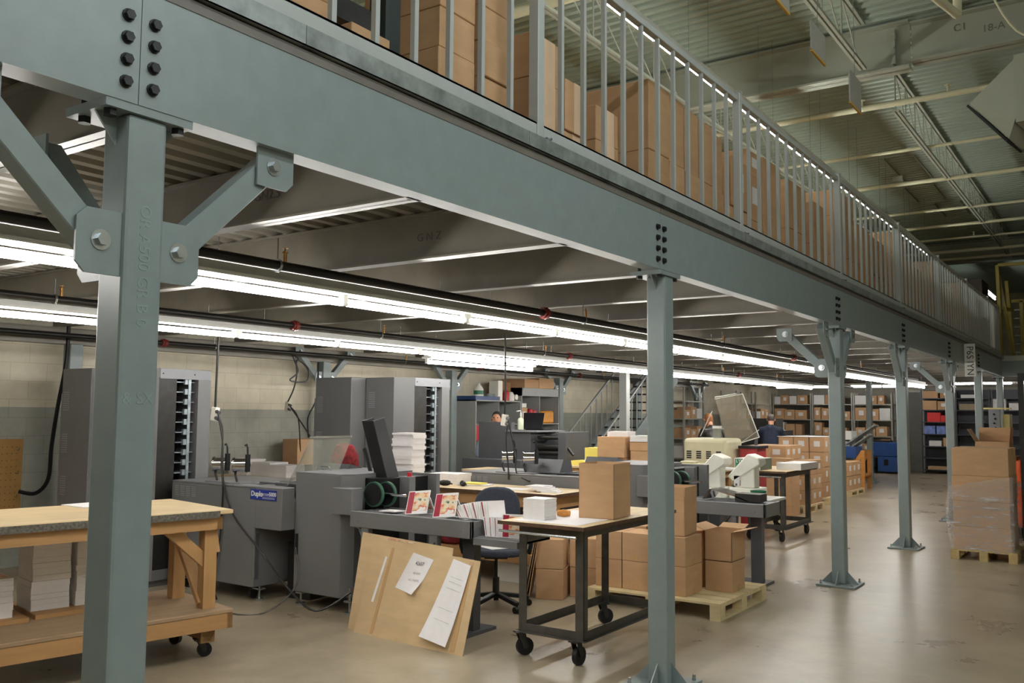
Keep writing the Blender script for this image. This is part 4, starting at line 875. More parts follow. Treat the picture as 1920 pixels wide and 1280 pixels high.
def paper_on(uv, name, mt=PAPER, e=.003, curl=None):
    m = MB(); nu, nv = 5, 7; vs = []
    for j in range(nv+1):
        for i in range(nu+1):
            a, b = i/nu, j/nv; p0 = Vector(uv[0]).lerp(Vector(uv[1]), a); p1 = Vector(uv[3]).lerp(Vector(uv[2]), a); q = p0.lerp(p1, b)
            vs.append(sp(q[0], q[1], e+(curl(a, b) if curl else 0)))
    m.add(vs, [(j*(nu+1)+i, j*(nu+1)+i+1, (j+1)*(nu+1)+i+1, (j+1)*(nu+1)+i) for j in range(nv) for i in range(nu)])
    return m
m = paper_on([(.30, .55), (.50, .50), (.60, .92), (.40, .96)], 'x', curl=lambda a, b: .05*max(0, a-.5)*max(0, .45-b)*4)
sh = single('job_sheet', m, PAPER, 'square white note with a bold number, curling at its corner, on the front cardboard sheet', 'paper', smooth=True)
m = paper_on([(.64, .10), (.88, .05), (.94, .93), (.78, .97)], 'x', curl=lambda a, b: .012+.03*(1-b)**3)
sl = single('job_sheet', m, PAPER, 'long white printed form on the front cardboard sheet', 'paper', smooth=True)
FQ = [Vector(q) for q in ((.64, .10), (.88, .05), (.94, .93), (.78, .97))]
def pform(a, b, e=.0015):
    q = FQ[0].lerp(FQ[1], a).lerp(FQ[3].lerp(FQ[2], a), b); return sp(q[0], q[1], .012+.03*(1-b)**3+e)
rx = math.atan2((D_-A_).z, (D_-A_).y)
def on_sheet_text(body, u, v, size, par, mt=INK, e=.006):
    p = sp(u, v, e); ex = U_.normalized(); ez = n; ey = ez.cross(ex)
    M = Matrix((ex, ey, ez)).transposed().to_4x4()
    o = text('print', body, size, mt, p, (0,0,0), par, .0002); o.rotation_euler = M.to_euler(); return o
on_sheet_text('42657', .485, .85, .036, sh, e=.008); on_sheet_text('42-3250', .475, .74, .022, sh, INKL, .008); on_sheet_text('NU. PAJERS', .46, .66, .022, sh, INKL, .009)
for k, v in enumerate((.79, .73, .65, .40, .26)):
    m = MB(); m.bar(pform(.2, v), pform(.85, v), .001, .007, side=n); m.build('form_rule', INK, sl)
for k in range(12):
    v = .62-.018*k; m = MB(); m.bar(pform(.2, v), pform(.35+.1*(k*7 % 4), v), .0008, .002, side=n); m.build('form_print', INKL, sl)
m = MB()
for k in range(12): m.bar(pform(.2+.02*k, .14), pform(.2+.02*k, .18), .0008, .002*(1+(k*5 % 3))/2, side=n)
m.build('barcode', INK, sl)
m = MB(); a = sp(.115, .35, .004); b = sp(.155, .86, .004); m.bar(a, b, .001, .022, side=tuple(n.cross(U_))); m.build('paper_strip', PAPER, t1)
m = MB(); a = sp(.17, .02, .003); b = sp(.20, .97, .003); m.bar(a, b, .0015, .03, side=tuple(U_)); m.build('packing_tape', TAPE, t1)
m = MB(); a = sp(.91, .02, .003); b = sp(.93, .98, .003); m.bar(a, b, .0015, .04, side=tuple(U_)); m.build('packing_tape', TAPE, t1)
m = MB(); a = Vector((-2.42, 3.862, .69)); b = Vector((-2.12, 3.843, .68)); m.bar(a, b, .001, .014); m.build('colour_bar', PICT, t0)
# ---- swivel chair
t = thing('swivel_chair', 'charcoal swivel chair with looped arms between the conveyor and the wooden table', 'chair', (-2.16, 4.98, 0), .6)
for k in range(5):
    a = 2*PI*k/5+.35; c, s = math.cos(a), math.sin(a)
    m = MB(); m.bar((.03*c, .03*s, .115), (.30*c, .30*s, .075), .05, .035); m.build('base_arm', BLACK, t, wc=False, bevel=.006)
    m = MB(); m.cyl((.30*c-.015*s, .30*s+.015*c, .028), (.30*c+.03*s, .30*s-.03*c, .028), .028, 12); m.cyl((.3*c, .3*s, .04), (.3*c, .3*s, .075), .01, 6); m.build('caster', BLACK, t, wc=False)
m = MB(); m.cyl((0,0,.1), (0,0,.26), .03, 12); m.cyl((0,0,.26), (0,0,.44), .015, 10); m.box(-.1, .1, -.1, .1, .43, .46); m.build('gas_lift', BLACKM, t, wc=False, smooth=True)
m = MB(); m.prism([(-.24*math.copysign(abs(math.cos(a))**.6, math.cos(a)), .24*math.copysign(abs(math.sin(a))**.6, math.sin(a)), .46) for a in [2*PI*k/24 for k in range(24)]], (0,0,.06)); m.build('seat', CHAIRF, t, wc=False, bevel=.02, seg=2)
m = MB(); P = [(.21*math.copysign(abs(math.cos(a))**.75, math.cos(a)), .24, .80+.22*math.copysign(abs(math.sin(a))**.75, math.sin(a))) for a in [2*PI*k/28 for k in range(28)]]
m.prism(P, (0, .06, 0)); m.build('backrest', CHAIRF, t, wc=False, bevel=.022, seg=3)
m = MB(); m.bar((0, .1, .445), (0, .28, .47), .06, .02); m.bar((0, .29, .45), (0, .31, .75), .06, .02); m.build('back_bracket', BLACKM, t, wc=False)
for s in (-1, 1):
    m = MB(); m.tube([(s*.2, .05, .47), (s*.29, .06, .48), (s*.31, .05, .58), (s*.30, .0, .68), (s*.29, -.1, .69), (s*.29, -.18, .66), (s*.30, -.16, .55), (s*.29, -.06, .48)], .018, 8); m.build('armrest', BLACK, t, wc=False, smooth=True)
m = MB(); m.box(-.17, .15, -.16, .1, .522, .527); o = m.build('loose_paper', PAPER, None); o.location = (-2.15, 5.0, 0); o.rotation_euler = (0,0,-.4); tag(o, 'white paper lying on the swivel chair seat', 'paper')
# ---- cartons on the mezzanine deck
DZ = 3.032
def deck_stack(x1, y0, y1, tops, w_, names, tape='', lab='', z=DZ):
    """stack of cartons with their +x faces at x1; tops: carton heights from the deck up"""
    for k, h in enumerate(tops):
        j = random.uniform(-.012, .012)
        carton(x1-w_/2+j, (y0+y1)/2, z, w_, y1-y0-.006, h, 'carton %s, %s' % (names, ['bottom of its stack', 'second from the bottom', 'third from the bottom', 'fourth from the bottom', 'fifth from the bottom', 'sixth from the bottom', 'seventh from the bottom', 'eighth from the bottom'][k]), tape=tape, lab=lab, rz=random.uniform(-.015, .015)); z += h
deck_stack(-.16, .30, 1.00, [.33, .33, .33], .5, 'in the first mezzanine stack, top left')
deck_stack(-.16, 1.06, 1.31, [.30], .5, 'under the dark rack beam')
deck_stack(-.16, 1.65, 1.94, [.2]*6, .5, 'in the narrow stack right of the dark rack post')
deck_stack(-.18, 2.02, 2.31, [.19]*6, .5, 'in the narrow stack left of the first railing post')
deck_stack(-.2, 2.52, 2.83, [.27, .27, .26], .42, 'with pale tape, behind the first full railing post', 'v')
deck_stack(-.2, 2.88, 3.14, [.33, .31], .42, 'with pale tape, right of the first full railing post', 'v')
deck_stack(-.18, 3.20, 3.50, [.35, .22], .22, 'in the short stack before the big cartons', 'v')
deck_stack(-.2, 4.02, 4.36, [.5, .5], .95, 'in the big two-high row, its near end')
for k, (a, b) in enumerate(((4.37, 4.63), (4.64, 4.90), (4.91, 5.2), (5.21, 5.42))): deck_stack(-.21, a, b, [.49-.01*k, .5-.01*k], .5, 'in the big two-high row, %s past its near end' % ORD[k])
carton(-1.55, 4.2, DZ, .5, .5, 1.15, 'single tall carton standing behind the big two-high cartons')
deck_stack(-.2, 5.55, 5.95, [.4, .42], .4, 'labelled, right behind the second railing post', lab='s'); deck_stack(-.22, 6.0, 6.4, [.38, .4, .22], .5, 'labelled, in the second stack past the second railing post', lab='s')
deck_stack(-.25, 6.5, 7.0, [.5, .55], .6, 'in the pair with an open top, past the labelled ones'); deck_stack(-.3, 7.4, 8.0, [.55, .5], .6, 'in the stack just before the third railing post'); deck_stack(-.25, 8.1, 8.6, [.5, .45], .5, 'in the stack just behind the third railing post')
yy = 8.9
for k in range(11):
    d_ = .75+.3*((k*7) % 3)/3; hh = [.55, .5] if k % 3 else [.5, .45, .3]
    deck_stack(-.22-.05*(k % 3), yy, yy+d_, hh, .7, 'in far stack number %s counted from the third railing post' % ORD[k]); yy += d_+.12
t = thing('pallet_rack', 'dark green steel rack post and beam among the cartons at the top left', 'rack', (-.3, 1.42, DZ))
m = MB(); m.box(-.34, -.24, 1.37, 1.47, DZ, 4.9); m.build('rack_post', mat('dark_green_rack', (36,46,44), .5), t)
m = MB(); m.box(-.34, -.28, -.6, 1.36, 3.40, 3.5); m.build('rack_beam', BLACKM, t)
# ---- plastic-wrapped pallet at the right
pallet(.62, 1.32, 10.45, 11.35, 'old wooden pallet under the plastic-wrapped cartons', .12, PALD)
z = .12
for k, h in enumerate((.27, .30, .30, .33)):
    carton(.955, 10.88, z, .62-.012*(k % 2), .78, h, 'large carton in the plastic-wrapped pallet load, %s' % ['bottom one', 'second from the bottom', 'third from the bottom', 'unwrapped top one'][k], tape='t' if k == 3 else ''); z += h
def wrap_sheet():
    m = MB(); x0, x1, y0, y1 = .63, 1.285, 10.47, 11.29; vs = []; per = []
    n = 14
    for k in range(n): per.append((x0+(x1-x0)*k/n, y0))
    for k in range(n): per.append((x1, y0+(y1-y0)*k/n))
    for k in range(n): per.append((x1-(x1-x0)*k/n, y1))
    for k in range(n): per.append((x0, y1-(y1-y0)*k/n))
    nz = 14; N_ = len(per); rnd = random.Random(3)
    for j in range(nz+1):
        for k, (a, b) in enumerate(per):
            top = .86+.13*min(1, k/13) if k < 14 else (.99-.1*(k-14)/14 if k < 28 else .88)
            if k > 44: top = .9
            z = .1+(top-.1)*j/nz; e = .004+.012*rnd.random()*(1+j/nz); cx, cy = (x0+x1)/2, (y0+y1)/2
            s = 1+e/.35
            bul = .05*math.exp(-((k-54)/4)**2)*math.sin(PI*j/nz)
            vs.append((cx+(a-cx)*s-bul, cy+(b-cy)*s, z))
    m.add(vs, [(j*N_+k, j*N_+(k+1) % N_, (j+1)*N_+(k+1) % N_, (j+1)*N_+k) for j in range(nz) for k in range(N_)])
    return m
o = wrap_sheet().build('stretch_wrap', WRAP, None, smooth=True); tag(o, 'loose clear stretch wrap around the pallet load at the right', 'plastic wrap')
# ================================================================ middle and far field
def rack(x0, x1, y0, y1, zs, label, mt, face='-y', group='steel shelving racks', h=None, back=False):
    t = thing('shelving_rack', label, 'shelving', (x0, y0, 0), 0, group); h = h or zs[-1]+.35
    for x in (x0, x1-.04):
        for y in (y0, y1-.04): m = MB(); m.box(x, x+.04, y, y+.04, 0, h); m.build('upright', mt, t)
    for z in zs: m = MB(); m.box(x0+.004, x1-.004, y0+.002, y1-.002, z-.03, z); m.build('shelf', mt, t)
    if back: m = MB(); m.box(x0, x1, y1-.006, y1, .02, h); m.build('back_panel', mt, t)
    return t
BAYS = [(-7.38, -6.12, 'left bay of the far shelving'), (-6.1, -4.84, 'middle bay of the far shelving'), (-4.82, -3.66, 'right bay of the far shelving')]
ZS = [.12, .58, 1.08, 1.58, 2.07]; SHN = ['floor shelf', 'second shelf', 'middle shelf', 'fourth shelf', 'top shelf']
rg = random.Random(11)
WBOX = mat('white_card', (222,220,218), .6, var=.04); REDBOX = mat('red_card', (206,40,40), .5); BLUEBOX = mat('blue_white_card', (110,130,190), .5, var=.5, scale=9)
def fill_shelf(x0, x1, y, z, gap, where, dens=.8, dep=.34, hmax=.36, mts=(None, None, None, WBOX)):
    x = x0+.05; k = 0
    while True:
        w_ = rg.uniform(.2, .4)
        if x+w_ > x1-.05: break
        if rg.random() < dens:
            mt = mts[rg.randrange(len(mts))]; hh = rg.uniform(.24, min(hmax, gap-.08))
            carton(x+w_/2, y+dep/2+.02, z, w_-.01, dep, hh, '%s box on the %s, %s from the left' % ('white' if mt is not None else 'brown', where, ORD[k]), lab='f' if mt is None and rg.random() < .7 else '', mt=mt, group='boxes on the far shelving', name='storage_carton')
            k += 1
        x += w_+.012
for b, (x0, x1, nm) in enumerate(BAYS):
    rack(x0, x1, 28.0, 28.5, ZS, 'grey steel shelving rack at the far end, %s' % nm.split(' of')[0], RACK)
    for s in range(1, 5):
        fill_shelf(x0, x1, 28.0, ZS[s], .49, '%s of the %s' % (SHN[s], nm.replace(' of the far shelving', '')), 1.0, hmax=.3 if s == 4 else .42)
BAYR = [(-2.85, -1.93), (-1.9, -.98), (-.95, -.02), (.02, .95)]
ZR = [.12, .47, .82, 1.18, 1.54, 1.9, 2.25]
for b, (x0, x1) in enumerate(BAYR): rack(x0, x1, 28.0, 28.5, ZR, 'dark steel rack right of the grey door, %s bay from the left' % ORD[b], RACKD, group='dark racks right of the door', back=True, h=2.5)
for k, (x, z, w_, h, mt, nm) in enumerate((( -2.58, 2.25, .42, .22, None, 'brown carton on the top shelf of the dark rack, left'), (-2.14, 2.25, .34, .22, None, 'brown carton on the top shelf of the dark rack, right'),
      (-2.6, 1.9, .38, .28, None, 'labelled carton on the dark rack under the top shelf, left'), (-2.22, 1.9, .34, .26, None, 'labelled carton on the dark rack under the top shelf, right'),
      (-2.5, 1.54, .36, .28, REDBOX, 'taller block of red boxes on the dark rack'), (-2.14, 1.54, .34, .2, REDBOX, 'lower block of red boxes on the dark rack'),
      (-2.62, 1.18, .3, .24, BLUEBOX, 'blue and white box on the dark rack, left of two'), (-2.28, 1.18, .3, .24, BLUEBOX, 'blue and white box on the dark rack, right of two'),
      (-2.48, .82, .34, .16, WBOX, 'low white box on the dark rack'), (-2.12, .82, .28, .25, None, 'brown carton with label strip on the dark rack'),
      (-2.3, .12, .8, .1, None, 'flat cardboard on the bottom shelf of the dark rack'), (-1.5, 1.9, .6, .18, mat('tan_box', (150,136,110), .7), 'long tan box on the second dark rack'), (-1.5, 2.25, .5, .1, WBOX, 'white sheets on the top of the second dark rack'),
      (-.75, 1.9, .34, .34, WBOX, 'square white carton on the third dark rack'), (-.35, 1.9, .3, .2, WBOX, 'low white carton on the third dark rack'), (.3, 2.25, .3, .2, WBOX, 'small white carton on the top of the last dark rack'),
      (.45, 1.18, .42, .32, None, 'brown carton on the middle shelf of the last dark rack'), (.45, .82, .42, .3, None, 'brown carton low on the last dark rack'), (.45, 1.54, .5, .3, None, 'brown carton with white wrap on the last dark rack'))):
    carton(x, 28.2, z, w_, .34, h, nm, mt=mt, lab='f' if mt is None and k % 2 else '', name='storage_carton')
# side shelving along the block wall
for k, (y0, y1) in enumerate(((19.9, 21.2), (23.6, 24.9), (25.2, 26.6))):
    rack(-7.45, -6.95, y0, y1, [.12, .6, 1.1, 1.6, 2.05], 'grey shelving along the block wall, %s from the camera' % ORD[k], RACK, group='shelving along the block wall')
    for s, z in enumerate((.6, 1.1, 1.6)):
        for j in range(3):
            wb = WBOX if (s, k) == (0, 0) or (j+s+k) % 4 == 0 else None
            carton(-7.17, y0+.28+.38*j, z, .4, .34, .3-.04*((j+s) % 3), '%s box on the block-wall shelving, %s rack, %s shelf, %s along' % ('white' if wb else 'brown', ORD[k], ['low', 'middle', 'high'][s], ORD[j]), lab='s' if not wb else '', mt=wb, name='storage_carton')
# ---- pallets of labelled cartons
def labelled(x, y, z, label, w_=.29, d=.3, h=.25, **k): return carton(x, y, z, w_, d, h, label, lab='fs', group='labelled cartons on the middle pallets', **k)
pallet(-3.32, -2.22, 14.35, 15.35, 'pallet of labelled cartons just beyond the second steel cart')
pallet(-3.36, -2.36, 16.15, 17.25, 'pallet of labelled cartons stacked four high, by the navy-jacketed person')
pallet(-3.3, -2.5, 18.3, 19.5, 'pallet of labelled cartons beyond the four-high stack', PALW and .12)
TN = ['bottom', 'second', 'third', 'top']; RN = ['front', 'second', 'third', 'rear']
for tz in range(4):
    for c in range(3):
        for r in range(3):
            pass
            pass
            if tz == 3 and c == 2: continue
            labelled(-3.14+.36*c, 14.55+.31*r, .14+.255*tz, 'labelled carton on the near labelled pallet, %s tier, %s column, %s row' % (TN[tz], ['left', 'middle', 'right'][c], RN[r]), w_=.34)
    for c in range(3):
        for r in range(4):
            pass
            labelled(-3.18+.3*c, 16.32+.265*r, .14+.285*tz, 'labelled carton in the four-high stack, %s tier, %s column, %s row' % (TN[tz], ['left', 'middle', 'right'][c], RN[r]), d=.26, h=.28)
for tz in range(2):
    for c in range(2):
        for r in range(3): labelled(-3.08+.36*c, 18.5+.36*r, .12+.3*tz, 'labelled carton on the farther low pallet, %s tier, %s column, %s row' % (['bottom', 'upper'][tz], ['left', 'right'][c], RN[r]), w_=.34, d=.34, h=.29)
open_carton(-2.95, 13.9, .755, .34, .3, .25, 'open labelled carton beside the near labelled pallet stack, flap standing', 0, (None, 80, 80, 60), 'f')
m = MB(); m.box(-3.4, -2.3, 13.7, 14.15, .0, .74); single('covered_table', m, CARD, 'brown block of flat cartons behind the second steel cart', 'carton')
carton(-2.52, 13.95, .745, .3, .3, .22, 'labelled carton beside the open-flapped labelled carton', lab='fs')
paper_stack('book_stack', (-3.58, 13.95, .92), .3, .24, .3, 'stack of white books left of the labelled cartons', mt=PAPER, cat='book stack')
m = MB(); m.box(-3.9, -3.42, 13.6, 14.3, 0, .915); single('side_stand', m, CARD_IN, 'brown stand under the stack of white books', 'stand')
# ---- table of cartons and yellow pads, middle distance
def simple_table(x0, x1, y0, y1, z, label, top=TOPX, leg=WOODZ, under=None):
    t = thing('work_table', label, 'table', ((x0+x1)/2, y0, 0))
    m = MB(); m.box(x0, x1, y0, y1, z-.03, z); m.build('tabletop', top, t, bevel=.003)
    m = MB(); m.box(x0+.03, x1-.03, y0+.03, y0+.06, z-.12, z-.03); m.box(x0+.03, x1-.03, y1-.06, y1-.03, z-.12, z-.03); m.box(x1-.06, x1-.03, y0+.03, y1-.03, z-.12, z-.03); m.build('apron', leg, t)
    for x in (x0+.04, x1-.11):
        for y in (y0+.04, y1-.11): m = MB(); m.box(x, x+.07, y, y+.07, 0, z-.12); m.build('leg', leg, t)
    return t
simple_table(-4.15, -2.45, 9.35, 10.05, .97, 'worn table carrying yellow pads and cartons beyond the rear stitching machine')
simple_table(-5.0, -2.9, 8.15, 8.75, .94, 'long pale wooden table behind the rear stitching machine')
m = MB(); m.box(-4.12, -3.86, 9.5, 9.85, .972, 1.03); single('yellow_pad', m, YPAPER, 'low block of yellow paper at the left end of the worn table', 'pad')
paper_stack('paper_stack', (-3.72, 9.6, .972), .24, .3, .10, 'white paper stack under the yellow paper, left of the big carton')
m = MB(); m.prism([(-3.84, 9.45, 1.073), (-3.60, 9.45, 1.073), (-3.60, 9.75, 1.073), (-3.84, 9.75, 1.073)], (0, 0, .15)); single('yellow_pad', m, YPAPER, 'tall block of yellow paper left of the big carton on the worn table', 'pad')
for k, (x, y, w_) in enumerate(((-3.9, 8.3, .3), (-3.1, 8.35, .22))): m = MB(); m.box(x-w_/2, x+w_/2, y-.08, y+.1, .942, 1.0-.03*(k == 0)); single('yellow_pad', m, YPAPER, ['yellow paper left of the dark hood on the pale table', 'small yellow pad right of the dark hood on the pale table'][k], 'pad')
carton(-3.38, 9.62, .972, .40, .4, .13, 'flat plain carton under the big one on the worn table')
carton(-3.40, 9.6, 1.103, .42, .42, .28, 'big plain carton on the worn table, behind the open upright carton')
carton(-2.95, 9.62, 1.06, .36, .36, .14, 'plain carton right of the big one on the worn table, lower'); carton(-2.95, 9.62, 1.202, .38, .36, .12, 'plain carton right of the big one on the worn table, upper')
paper_stack('paper_stack', (-2.94, 9.6, .972), .42, .36, .085, 'white sheets under the two flat cartons on the worn table')
paper_stack('paper_stack', (-2.94, 9.62, 1.324), .4, .36, .08, 'white sheets on top of the flat cartons by the staircase', .1, step=.02)
paper_stack('paper_stack', (-3.4, 9.7, 1.385), .3, .3, .07, 'white sheets on top of the big plain carton', .1, step=.02)
# ---- rear press with laptop and sanitizer
t = thing('printing_press', 'dark grey printing press with black rollers at its right end, before the wall cubbies', 'printing press', (-5.6, 9.5, 0))
m = MB(); m.box(-5.72, -5.12, 9.5, 9.6, .0, 1.56); m.build('tall_panel', MACH_D, t, bevel=.005)
m = MB(); m.box(-5.12, -4.78, 9.5, 10.2, .0, 1.42); m.box(-5.72, -5.12, 9.6, 10.1, 0, 1.0); m.box(-4.34, -4.2, 9.55, 10.2, 0, 1.43); m.box(-4.8, -4.34, 9.9, 10.2, 0, 1.4); m.build('body', MACH_D, t, bevel=.005)
m = MB(); m.box(-5.8, -4.75, 9.2, 9.5, .5, 1.02); m.build('feed_unit', MACH_D, t, bevel=.005)
for z, r in ((1.34, .025), (1.2, .045), (1.12, .035), (.98, .05)):
    m = MB(); m.cyl((-4.72, 9.62, z), (-4.34, 9.62, z), r, 14); m.build('roller', BLACKM if r < .045 else PIPE, t, smooth=True)
m = MB(); m.box(-4.78, -4.34, 9.58, 9.62, .6, 1.02); m.build('grille', VENT, t)
m = MB(); m.bar((-4.2, 9.6, 1.2), (-4.08, 9.55, 1.1), .03, .03); m.build('hand_lever', BLACK, t)
m = MB(); m.box(-5.2, -4.65, 9.46, 10.25, 1.42, 1.445); m.build('top_tray', MACH_L, t)
t = thing('laptop', 'black laptop standing open on the rear printing press', 'laptop', (-4.85, 9.8, 1.446))
m = MB(); m.box(-5.0, -4.68, 9.7, 9.93, 1.446, 1.464); m.build('keyboard_base', LAPTOP, t)
m = MB(); m.prism([(-5.02, 9.68, 1.465), (-4.70, 9.68, 1.465), (-4.62, 9.62, 1.70), (-4.98, 9.62, 1.70)], (0, .012, .002)); m.build('lid', LAPTOP, t)
t = thing('pump_bottle', 'clear pump bottle of hand gel left of the laptop', 'bottle', (-5.12, 9.75, 1.446))
m = MB(); m.lathe([(.0, 0), (.045, .002), (.048, .02), (.048, .15), (.03, .175), (.014, .18), (.014, .2)], (-5.12, 9.75, 1.446), 16); m.build('bottle', mat('clear_gel', (206,214,186), .15), t, smooth=True)
m = MB(); m.cyl((-5.12, 9.75, 1.64), (-5.12, 9.75, 1.70), .012, 8); m.tube([(-5.12, 9.75, 1.70), (-5.12, 9.75, 1.73), (-5.18, 9.72, 1.72)], .008, 6); m.build('pump', WHITE, t)
# ---- wall cubbies and things on them
t = thing('cubby_cabinet', 'grey open cubby cabinet against the block wall, low part', 'cabinet', (-7.3, 11.0, 0))
def cubby(t, y0, y1, z1, shelves, divs, crown=0):
    m = MB(); X0, X1 = -7.45, -6.9
    m.box(X0, X1, y0, y0+.02, 0, z1); m.box(X0, X1, y1-.02, y1, 0, z1); m.box(X0, X0+.01, y0, y1, 0, z1); m.box(X0, X1, y0, y1, z1-.02-crown, z1); m.build('case', CUB, t)
    for z in shelves: m = MB(); m.box(X0+.01, X1-.005, y0+.02, y1-.02, z-.015, z); m.build('shelf', CUB, t)
    for y in divs: m = MB(); m.box(X0+.01, X1-.005, y-.008, y+.008, .1, z1-.02-crown); m.build('divider', CUB, t)
cubby(t, 11.0, 12.4, 1.92, [.5, 1.0, 1.5], [11.7])
t = thing('cubby_cabinet', 'grey open cubby cabinet against the block wall, taller right part', 'cabinet', (-7.3, 12.42, 0)); cubby(t, 12.42, 13.75, 2.17, [.5, 1.0, 1.5], [13.05], .13)
def thingy(name, m, mt, label, cat, **k): return single(name, m, mt, label, cat, **k)
m = MB(); m.box(-7.35, -6.92, 11.02, 11.75, 1.921, 1.99); thingy('flat_box', m, BLUECARD if 'BLUECARD' in globals() else BLUEC, 'flat dark blue box on top of the low cubby cabinet', 'box')
t = thing('jug', 'clear plastic jug with green label on top of the blue box', 'jug', (-7.1, 11.35, 1.991))
m = MB(); m.lathe([(.0,0), (.09,.003), (.09,.12), (.05,.18), (.025,.2), (.025,.23)], (-7.1, 11.35, 1.991), 16); m.build('body', PLASTIC_W, t, smooth=True); m = MB(); m.lathe([(.0915,.03), (.0915,.10)], (-7.1, 11.35, 1.991), 16); m.build('label_band', GREEN, t)
m = MB(); m.lathe([(0,0), (.08,.0), (.085,.05), (0,.055)], (0,0,0), 16); o = m.build('can', GALV, None, smooth=True); o.location = (-7.05, 11.62, 1.991); tag(o, 'low round tin beside the jug on the blue box', 'tin')
m = MB(); m.box(-7.2, -7.0, 11.80, 11.94, 1.921, 2.28); thingy('tall_box', m, PLASTIC_W, 'tall cream box standing on the low cubby cabinet', 'box')
m = MB(); m.lathe([(0,0), (.06,0), (.06,.13), (.035,.18), (.02,.19), (0,.2)], (0,0,0), 14); o = m.build('bottle', [REDP], None, smooth=True); o.location = (-7.0, 12.05, 1.921); tag(o, 'red squat bottle on the low cubby cabinet', 'bottle')
m = MB(); m.lathe([(0,0), (.07,0), (.07,.1), (.04,.16), (0,.17)], (0,0,0), 14); o = m.build('bottle', [WHITE], None, smooth=True); o.location = (-7.0, 12.2, 1.921); tag(o, 'white squat bottle beside the red one on the low cubby cabinet', 'bottle')
carton(-7.2, 12.13, 1.921, .3, .3, .34, 'grey-brown carton behind the bottles on the low cubby cabinet', mt=CARD_IN)
m = MB(); m.cyl((-7.3, 12.33, 1.99), (-6.95, 12.33, 1.99), .05, 16); thingy('cardboard_tube', m, PLASTIC_W, 'round cardboard tube end at the right of the low cubby top', 'tube')
carton(-7.15, 12.75, 2.171, .5, .6, .17, 'brown carton on the tall cubby cabinet, left', rz=.1); carton(-7.1, 13.3, 2.171, .45, .42, .2, 'tilted brown carton on the tall cubby cabinet, right', rz=-.2)
carton(-7.1, 12.58, 1.501, .3, .24, .3, 'brown carton in the left cubby of the tall cabinet', lab='s'); 
m = MB(); m.box(-7.1, -6.95, 12.5, 12.66, 1.805, 1.88); thingy('small_box', m, WHITE, 'tiny white box on the carton in the cubby', 'box')
for k in range(2): m = MB(); m.box(-7.1, -6.93, 12.75+.13*k, 12.86+.13*k, 1.501, 1.78-.02*k); thingy('red_bottle', m, REDP, ['red container in the cubby, left one', 'red container in the cubby, right one'][k], 'container', bevel=.02)
m = MB(); m.box(-7.3, -6.92, 13.14, 13.6, 1.501, 1.74); o = thingy('storage_tote', m, mat('amber_plastic', (224,150,40), .4), 'amber plastic tote in the right cubby of the tall cabinet', 'tote', bevel=.03)
m = MB(); m.box(-7.0, -6.95, 11.05, 11.2, 1.2, 1.5); thingy('fire_extinguisher', m, REDP, 'small red extinguisher in the low cubby cabinet', 'extinguisher', bevel=.02)
# ---- table with beige devices, laminator, clear guard, red bin
simple_table(-3.35, -2.3, 9.95+.25, 11.1, .92, 'pale table with small beige devices, right of the plain column')
m = MB(); m.box(-2.95, -2.62, 10.5, 10.8, .921, 1.0); m.box(-2.9, -2.7, 10.55, 10.75, 1.0, 1.03); single('beige_device', m, BEIGE, 'small beige desktop device on the pale table', 'device', bevel=.01)
m = MB(); m.box(-3.3, -3.05, 10.4, 10.7, .921, .99); single('beige_device', m, BEIGE, 'second small beige device on the pale table, nearer the column', 'device', bevel=.01)
t = thing('laminator', 'large beige machine with four dark vents and rounded top', 'machine', (-3.0, 11.6, 0))
m = MB(); m.box(-3.32, -2.62, 11.6, 12.3, .60, 1.33); m.build('housing', BEIGE, t, bevel=.06, seg=3)
m = MB(); m.box(-3.2, -2.7, 11.68, 12.2, 0, .60); m.build('stand', MACH_D, t)
for k in range(4):
    m = MB()
    for j in range(4): m.box(-3.26+.16*k, -3.18+.16*k, 11.597, 11.6, 1.02+.032*j, 1.042+.032*j)
    m.build('vent', VENT, t)
t = thing('glass_jar', 'ribbed clear jar on top of the large beige machine', 'jar', (-2.88, 11.9, 1.33))
m = MB(); m.lathe([(0,0), (.06,.0), (.065,.13), (.065,.15)], (-2.88, 11.9, 1.331), 16); m.build('jar_body', PLEXI, t, smooth=True); m = MB(); m.cyl((-2.88, 11.9, 1.481), (-2.88, 11.9, 1.52), .07, 16); m.build('lid', WHITE, t)
t = thing('red_bin', 'red bin with black top rail beside the large beige machine', 'bin', (-2.72, 12.0, 0))
m = MB(); m.box(-2.55, -2.28, 12.0, 12.4, .0, 1.18); m.build('body', MAROON, t); m = MB(); m.box(-2.57, -2.25, 11.97, 12.42, 1.18, 1.22); m.build('rail', BLACK, t)
t = thing('clear_guard', 'tilted clear plastic machine guard with white edges behind the large beige machine', 'machine guard', (-3.1, 13.0, 1.1))
P_ = [Vector(p) for p in ((-3.35, 13.0, 1.96), (-2.83, 12.9, 2.04), (-2.63, 13.1, 1.33), (-3.18, 13.2, 1.16))]
m = MB(); m.prism(P_, (0, .006, 0)); m.build('front_sheet', PLEXI2, t)
Q_ = [Vector(p) for p in ((-3.55, 13.5, 2.0), (-3.12, 13.4, 2.06), (-2.9, 13.6, 1.36), (-3.4, 13.6, 1.2))]
m = MB(); m.prism(Q_, (0, .006, 0)); m.build('rear_sheet', PLEXI2, t)
m = MB()
for a, b in ((P_[0], P_[1]), (P_[1], P_[2]), (P_[2], P_[3]), (Q_[0], Q_[1]), (P_[0]+Vector((-.05,0,-.2)), Vector((-3.66, 13.1, 1.33))), (P_[3]+Vector((.1,0,-.0)), Vector((-2.7, 13.3, 1.45)))): m.cyl(a, b, .008, 6)
m.build('edge_rod', WHITE, t)
